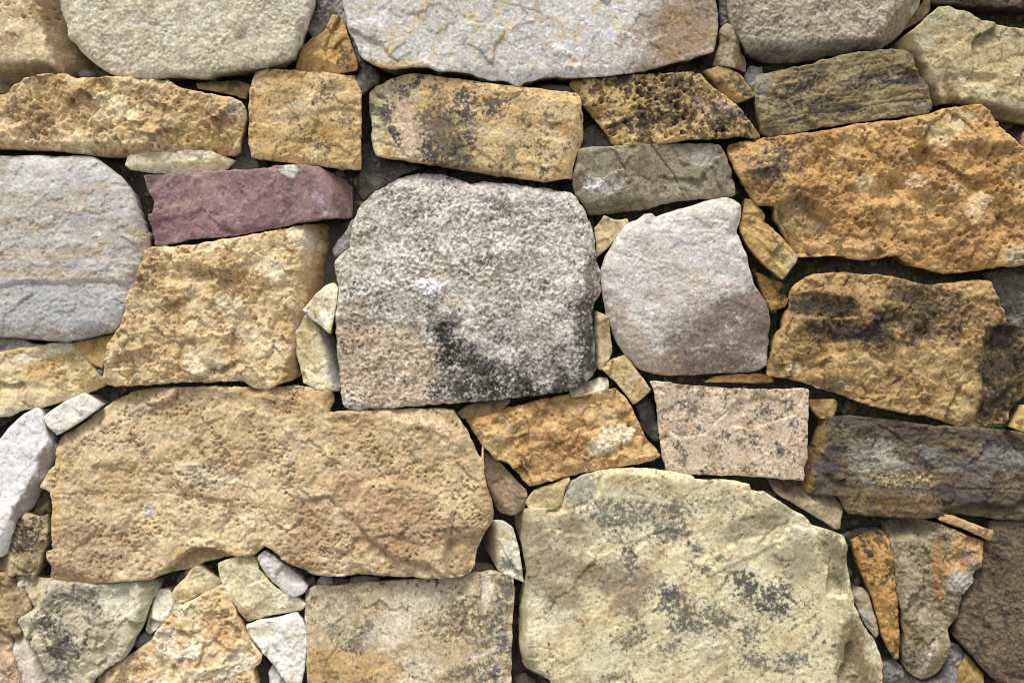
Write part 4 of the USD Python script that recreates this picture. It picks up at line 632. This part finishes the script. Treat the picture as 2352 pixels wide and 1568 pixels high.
stone('I 1240,640 1290,610 1350,590 1440,580 1475,600 1490,700 1505,800 1520,950 1530,1100 1535,1250 1535,1400 1510,1412 1470,1340 1430,1260 1400,1130 1360,990 1330,930 1290,820 1260,740', 'chip',
      ['b8893a', 'c89c50', '8a6428', '9c7434'], z=8, e=2.5, und=(4, 40), mid=(3.4, 14), look='sand', sp=('2f2a22', .34, 6), cr=[('I 1255,690 1500,1400', .5), ('I 1260,690 1400,700', .4)], bl=[('I 1480,800 1440,900 1420,640 1500,1120', 50, 50, 0, '33312c', 'stain', .8)], label='narrow amber stone flecked with black standing upright')
stone('I 1240,1000 1270,970 1300,950 1340,990 1352,1060 1382,1150 1397,1240 1380,1262 1330,1200 1285,1110', 'chip', ['a58c68', 'b8a488', '86705a'], z=4, e=2, bl=[('I 1320,1130', 50, 60, 60, 'aeb0b4', 'stain', .7)], name='wedge_stone', label='small grey tan splinter left of the narrow amber stone')
stone('I 1480,530 1550,508 1700,500 1800,530 1900,570 2000,610 2095,640 2085,720 2065,800 2012,840 2018,900 1962,970 1932,1050 1912,1130 1852,1210 1862,1300 1852,1380 1822,1480 1780,1540 1700,1552 1640,1522 1580,1470 1570,1380 1575,1250 1560,1100 1530,950 1510,750 1490,640', 'rough',
      ['96845e', 'a69674', '766546', '877657'], z=10, e=5, und=(6, 60), mid=(5, 24), ridge=(2.4, 26), terr=(3, .3), cs=(40, 14), look='slate', sc=[('I 1480,500 1800,510 1790,600 1680,640 1640,600 1520,630', -7, 2.5), ('I 1700,640 1780,620 1800,900 1800,1300 1740,1300 1760,900', -4, 3)],
      bl=[('I 1950,680 1900,760 1980,640 2030,700', 100, 90, -50, 'c8995a', 'patch', .8), ('I 1940,930 1900,880 1960,900', 50, 70, 30, 'd0cac0', 'patch', .6), ('I 1980,740', 60, 50, 50, '5d5c64', 'stain', .75), ('I 1780,800 1790,950 1800,700', 50, 150, 0, 'a8783c', 'stain', .75), ('I 1620,1390 1600,1430', 70, 45, 0, '44444a', 'stain', .8), ('I 1740,1360 1700,1450', 40, 110, 25, 'c8b4a4', 'stain', .8), ('I 1600,800 1640,1000', 90, 150, 0, 'b6a486', 'stain', .5), ('I 1620,560', 150, 45, 0, '5e523e', 'patch', .7)],
      label='tall grey brown stone tapering downwards with a white chipped edge')
stone('I 1800,500 1820,463 1900,480 2000,520 2100,558 2152,570 2137,637 2060,600 1950,550', 'chip', ['bb9254', 'caa66c', '97703e'], z=16, e=1.5, cr=[('I 1800,505 2140,610', .9)], bl=[('I 2060,570', 40, 20, 0, '4a3c2c', 'stain', .7)], name='wedge_stone', label='thin ochre bar lying on the tall grey brown stone')
stone('I 2160,520 2250,510 2352,505 2700,500 2700,1950 2352,1750 2200,1568 2100,1480 2000,1370 1950,1310 1910,1270 1900,1220 1930,1100 1980,950 2030,820 2090,700 2130,640', 'crust',
      ['685640', '7a674e', '45392c', '8a765c'], z=8, e=9, grain=(1.20, 3.6), mid=(2.4, 18), cs=(50, 8), und=(6, 120), aniso=(20, 2), k2=(.5, .7), bl=[('I 2100,1000 2250,1300', 200, 40, -20, '9a8066', 'stain', .3)], label='dark brown granular stone in the bottom right corner')
stone('I 1930,1480 1960,1430 1990,1385 2050,1450 2102,1520 2092,1562 2050,1640 1940,1640', 'chip', ['a5823e', 'b89650', '7c6030'], z=4, e=3, cr=[('I 1950,1430 2060,1560', .7)], name='wedge_stone', label='small ochre chip at the bottom left of the dark granular stone')
stone('I 1400,1440 1520,1415 1580,1480 1640,1535 1700,1562 1800,1540 1850,1440 1868,1290 1945,1320 1985,1390 1930,1490 1950,1800 1400,1800', 'mortar', ['938c84', '7c756d', 'a8a29a'], z=-2, e=8, name='mortar_smear', label='lumpy grey mortar at the foot of the tall grey brown stone')
# ---------------------------------------------------------------- mortar core of the wall, deep in the joints
def core():
    st = 5.0
    gx, gy = np.meshgrid(np.arange(-520, 1545, st), np.arange(-420, 1103, st))
    h = -46 + 14 * fbm(gx, gy, 60, 3, 901) + 7 * fbm(gx, gy, 16, 4, 902)
    ny_, nx_ = gx.shape
    v = np.c_[(gx.ravel() - 512) * S, -h.ravel() * S, ZC - (gy.ravel() - 341) * S]
    i = np.arange(nx_ * ny_).reshape(ny_, nx_)
    a, b, c, d = i[:-1, :-1].ravel(), i[:-1, 1:].ravel(), i[1:, :-1].ravel(), i[1:, 1:].ravel()
    f = np.vstack([np.c_[a, c, b], np.c_[b, c, d]])
    rim = np.r_[i[0, :], i[1:, -1], i[-1, -2::-1], i[-2:0:-1, 0]]
    back = v[rim] * [1, 0, 1] + [0, 0.40, 0]
    k = np.arange(len(rim))
    o = len(v)
    n = len(rim)
    f = np.vstack([f, np.c_[rim, np.roll(rim, -1), o + k], np.c_[np.roll(rim, -1), o + np.roll(k, -1), o + k], np.c_[o + k, np.roll(o + k, -1), np.full(n, o + n)]])
    v = np.vstack([v, back, [[0, 0.40, ZC]]])
    col = np.tile(rgb('7a7268') * ALB, (len(v), 1)) * (1 + 0.3 * fbm(v[:, 0] / S, v[:, 2] / S, 30, 4, 905))[:, None]
    put('mortar_core', v, f, 'mortar', col)
core()

# ---------------------------------------------------------------- grit and crumbs lying in the joints
def grit():
    rng = np.random.default_rng(404)
    cover = shapely.union_all([g.buffer(-1.0) for g in footprints])
    q = rng.uniform((-40, -40), (1064, 722), (60000, 2))
    q = q[~shapely.contains_xy(cover, q[:, 0], q[:, 1])]
    q = q[fbm(q[:, 0], q[:, 1], 30, 2, 77) > -0.25][:2600]
    base = -46 + 14 * fbm(q[:, 0], q[:, 1], 60, 3, 901) + 7 * fbm(q[:, 0], q[:, 1], 16, 4, 902)
    ph = (1 + 5 ** .5) / 2
    iv = np.array([(-1, ph, 0), (1, ph, 0), (-1, -ph, 0), (1, -ph, 0), (0, -1, ph), (0, 1, ph), (0, -1, -ph), (0, 1, -ph), (ph, 0, -1), (ph, 0, 1), (-ph, 0, -1), (-ph, 0, 1)]) / 1.9
    jf = np.array([(0, 11, 5), (0, 5, 1), (0, 1, 7), (0, 7, 10), (0, 10, 11), (1, 5, 9), (5, 11, 4), (11, 10, 2), (10, 7, 6), (7, 1, 8), (3, 9, 4), (3, 4, 2), (3, 2, 6), (3, 6, 8), (3, 8, 9), (4, 9, 5), (2, 4, 11), (6, 2, 10), (8, 6, 7), (9, 8, 1)])
    pal = np.array([rgb(k) for k in ('8d857a', 'a08a66', '6f675c', 'b5a98f', '5a534a', 'a8853f')])
    V, F, C = [], [], []
    for i, (a, b) in enumerate(q):
        r = rng.uniform(1.0, 2.2) if rng.random() < .8 else rng.uniform(2.2, 5.5)
        w = iv * rng.uniform(0.7, 1.2, (12, 1)) * r * rng.uniform(0.7, 1.3, 3)
        V.append(np.c_[(a - 512 + w[:, 0]) * S, -(base[i] + r * .5 + w[:, 2]) * S, ZC - (b - 341 + w[:, 1]) * S])
        F.append(jf + 12 * i); C.append(np.tile(pal[rng.integers(6)] * ALB * rng.uniform(.8, 1.15), (12, 1)))
    put('grit', np.vstack(V), np.vstack(F), 'mortar', np.vstack(C), kind='stuff')
grit()

# ---------------------------------------------------------------- moss in the damp joints on the right
moss_look = usdkit.material(stage, '/World/Looks/moss', {
    'geo': ('texture_coordinate', {}), 'n': ('noise_texture', {'scale': 90.0, 'detail': 3.0}),
    'r': ('rgb_ramp', {'ramp': [(0.3, (0.018, 0.026, 0.008)), (0.55, (0.045, 0.06, 0.015)), (0.75, (0.10, 0.12, 0.03))]}),
    'p': ('principled_bsdf', {'roughness': 0.9, 'specular_ior_level': 0.2})},
    [('geo.object', 'n.vector'), ('n.fac', 'r.fac'), ('r.color', 'p.base_color')], surface='p.BSDF')
def moss(spec, r, z, cnt, seed):
    rng = np.random.default_rng(seed)
    V, F = [], []
    for c in P(spec):
        for _ in range(cnt):
            a, q = rng.uniform(0, 2 * np.pi), math.sqrt(rng.random()) * r
            x, y = c[0] + 1.5 * q * math.cos(a), c[1] + 0.6 * q * math.sin(a)
            h = z + rng.uniform(-3, 2) - 4 * (q / r) ** 2
            t = rng.uniform(-1, 1, 3)
            t[2] = abs(t[2]) + 0.4
            t = t / np.linalg.norm(t) * rng.uniform(1.6, 3.4)
            s = np.cross(t, rng.uniform(-1, 1, 3)); s = s / max(np.linalg.norm(s), 1e-6) * rng.uniform(.35, .6)
            b = np.array([x, y, h])
            pts = np.array([b - s, b + s, b + t * .6 + s * .8, b + t])
            o = len(V) * 4
            V.append(pts); F += [[o, o + 1, o + 2], [o, o + 2, o + 3]]
    V = np.vstack(V)
    put('moss', np.c_[(V[:, 0] - 512) * S, -V[:, 2] * S, ZC - (V[:, 1] - 341) * S], np.array(F), moss_look, kind='stuff')
moss('F 960,290 1000,270 900,330', 9, -16, 240, 1)
moss('F 1700,340 1850,355 1950,350 2050,340', 9, -12, 195, 2)
moss('F 800,450 790,540 700,590', 5, -8, 180, 3)
moss('F 1450,1280 1550,1285 1350,1265', 6, -8, 165, 4)
moss('F 2150,1335 2180,1340', 5, 4, 135, 5)
moss('F 2060,405 1600,400 2320,320', 5, 4, 105, 6)
moss('I 1190,400 1180,450 1320,490 1420,490', 6, -8, 165, 7)
moss('C 800,385 1000,385 740,430', 8, -16, 180, 8)
moss('E 1745,520 1750,470', 4, -8, 120, 9)

# ---------------------------------------------------------------- the wall goes on beyond the photograph's edges
def beyond():
    rng = np.random.default_rng(77)
    taken = shapely.union_all([g.buffer(3) for g in footprints])
    pal = [['cfa664', 'ddbd84', 'ab8148'], ['b6b0a6', 'beb8b2', 'b5a07c'], ['c4b594', 'd0c4a6', 'a4977a'], ['8d774c', '9c8a5e', '574a3c'], ['c0ab78', 'ccb88a', 'a8925f']]
    y = -410.0
    while y < 1090:
        hgt = rng.uniform(75, 135)
        x = -510.0 + rng.uniform(-40, 0)
        while x < 1530:
            w = rng.uniform(90, 230)
            q = rng.uniform(-14, 14, 8)
            pg = Polygon([(x + 3, y + 3 + q[0]), (x + w * .5, y + 2 + q[1]), (x + w - 3, y + 3 + q[2]), (x + w - 4, y + hgt * .6), (x + w - 3, y + hgt - 3 + q[3]), (x + w * .4, y + hgt - 2 + q[4]), (x + 3, y + hgt - 3 + q[5]), (x + 4, y + hgt * .5)])
            x += w
            g = pg.difference(taken)
            g = max(getattr(g, 'geoms', [g]), key=lambda k: k.area) if not g.is_empty else g
            if g.is_empty or g.area < 900:
                continue
            g = g.buffer(-5).buffer(5).simplify(1.0)
            g = max(getattr(g, 'geoms', [g]), key=lambda k: k.area) if not g.is_empty else g
            if g.is_empty or g.area < 700 or g.intersects(box(-6, -6, 1030, 688)):
                continue
            stone(np.array(g.exterior.coords)[:-1], ['rough', 'split', 'pitted', 'boulder'][rng.integers(4)], pal[rng.integers(5)], z=rng.uniform(6, 16), e=rng.uniform(3, 10), step=2.7)
        y += hgt
beyond()
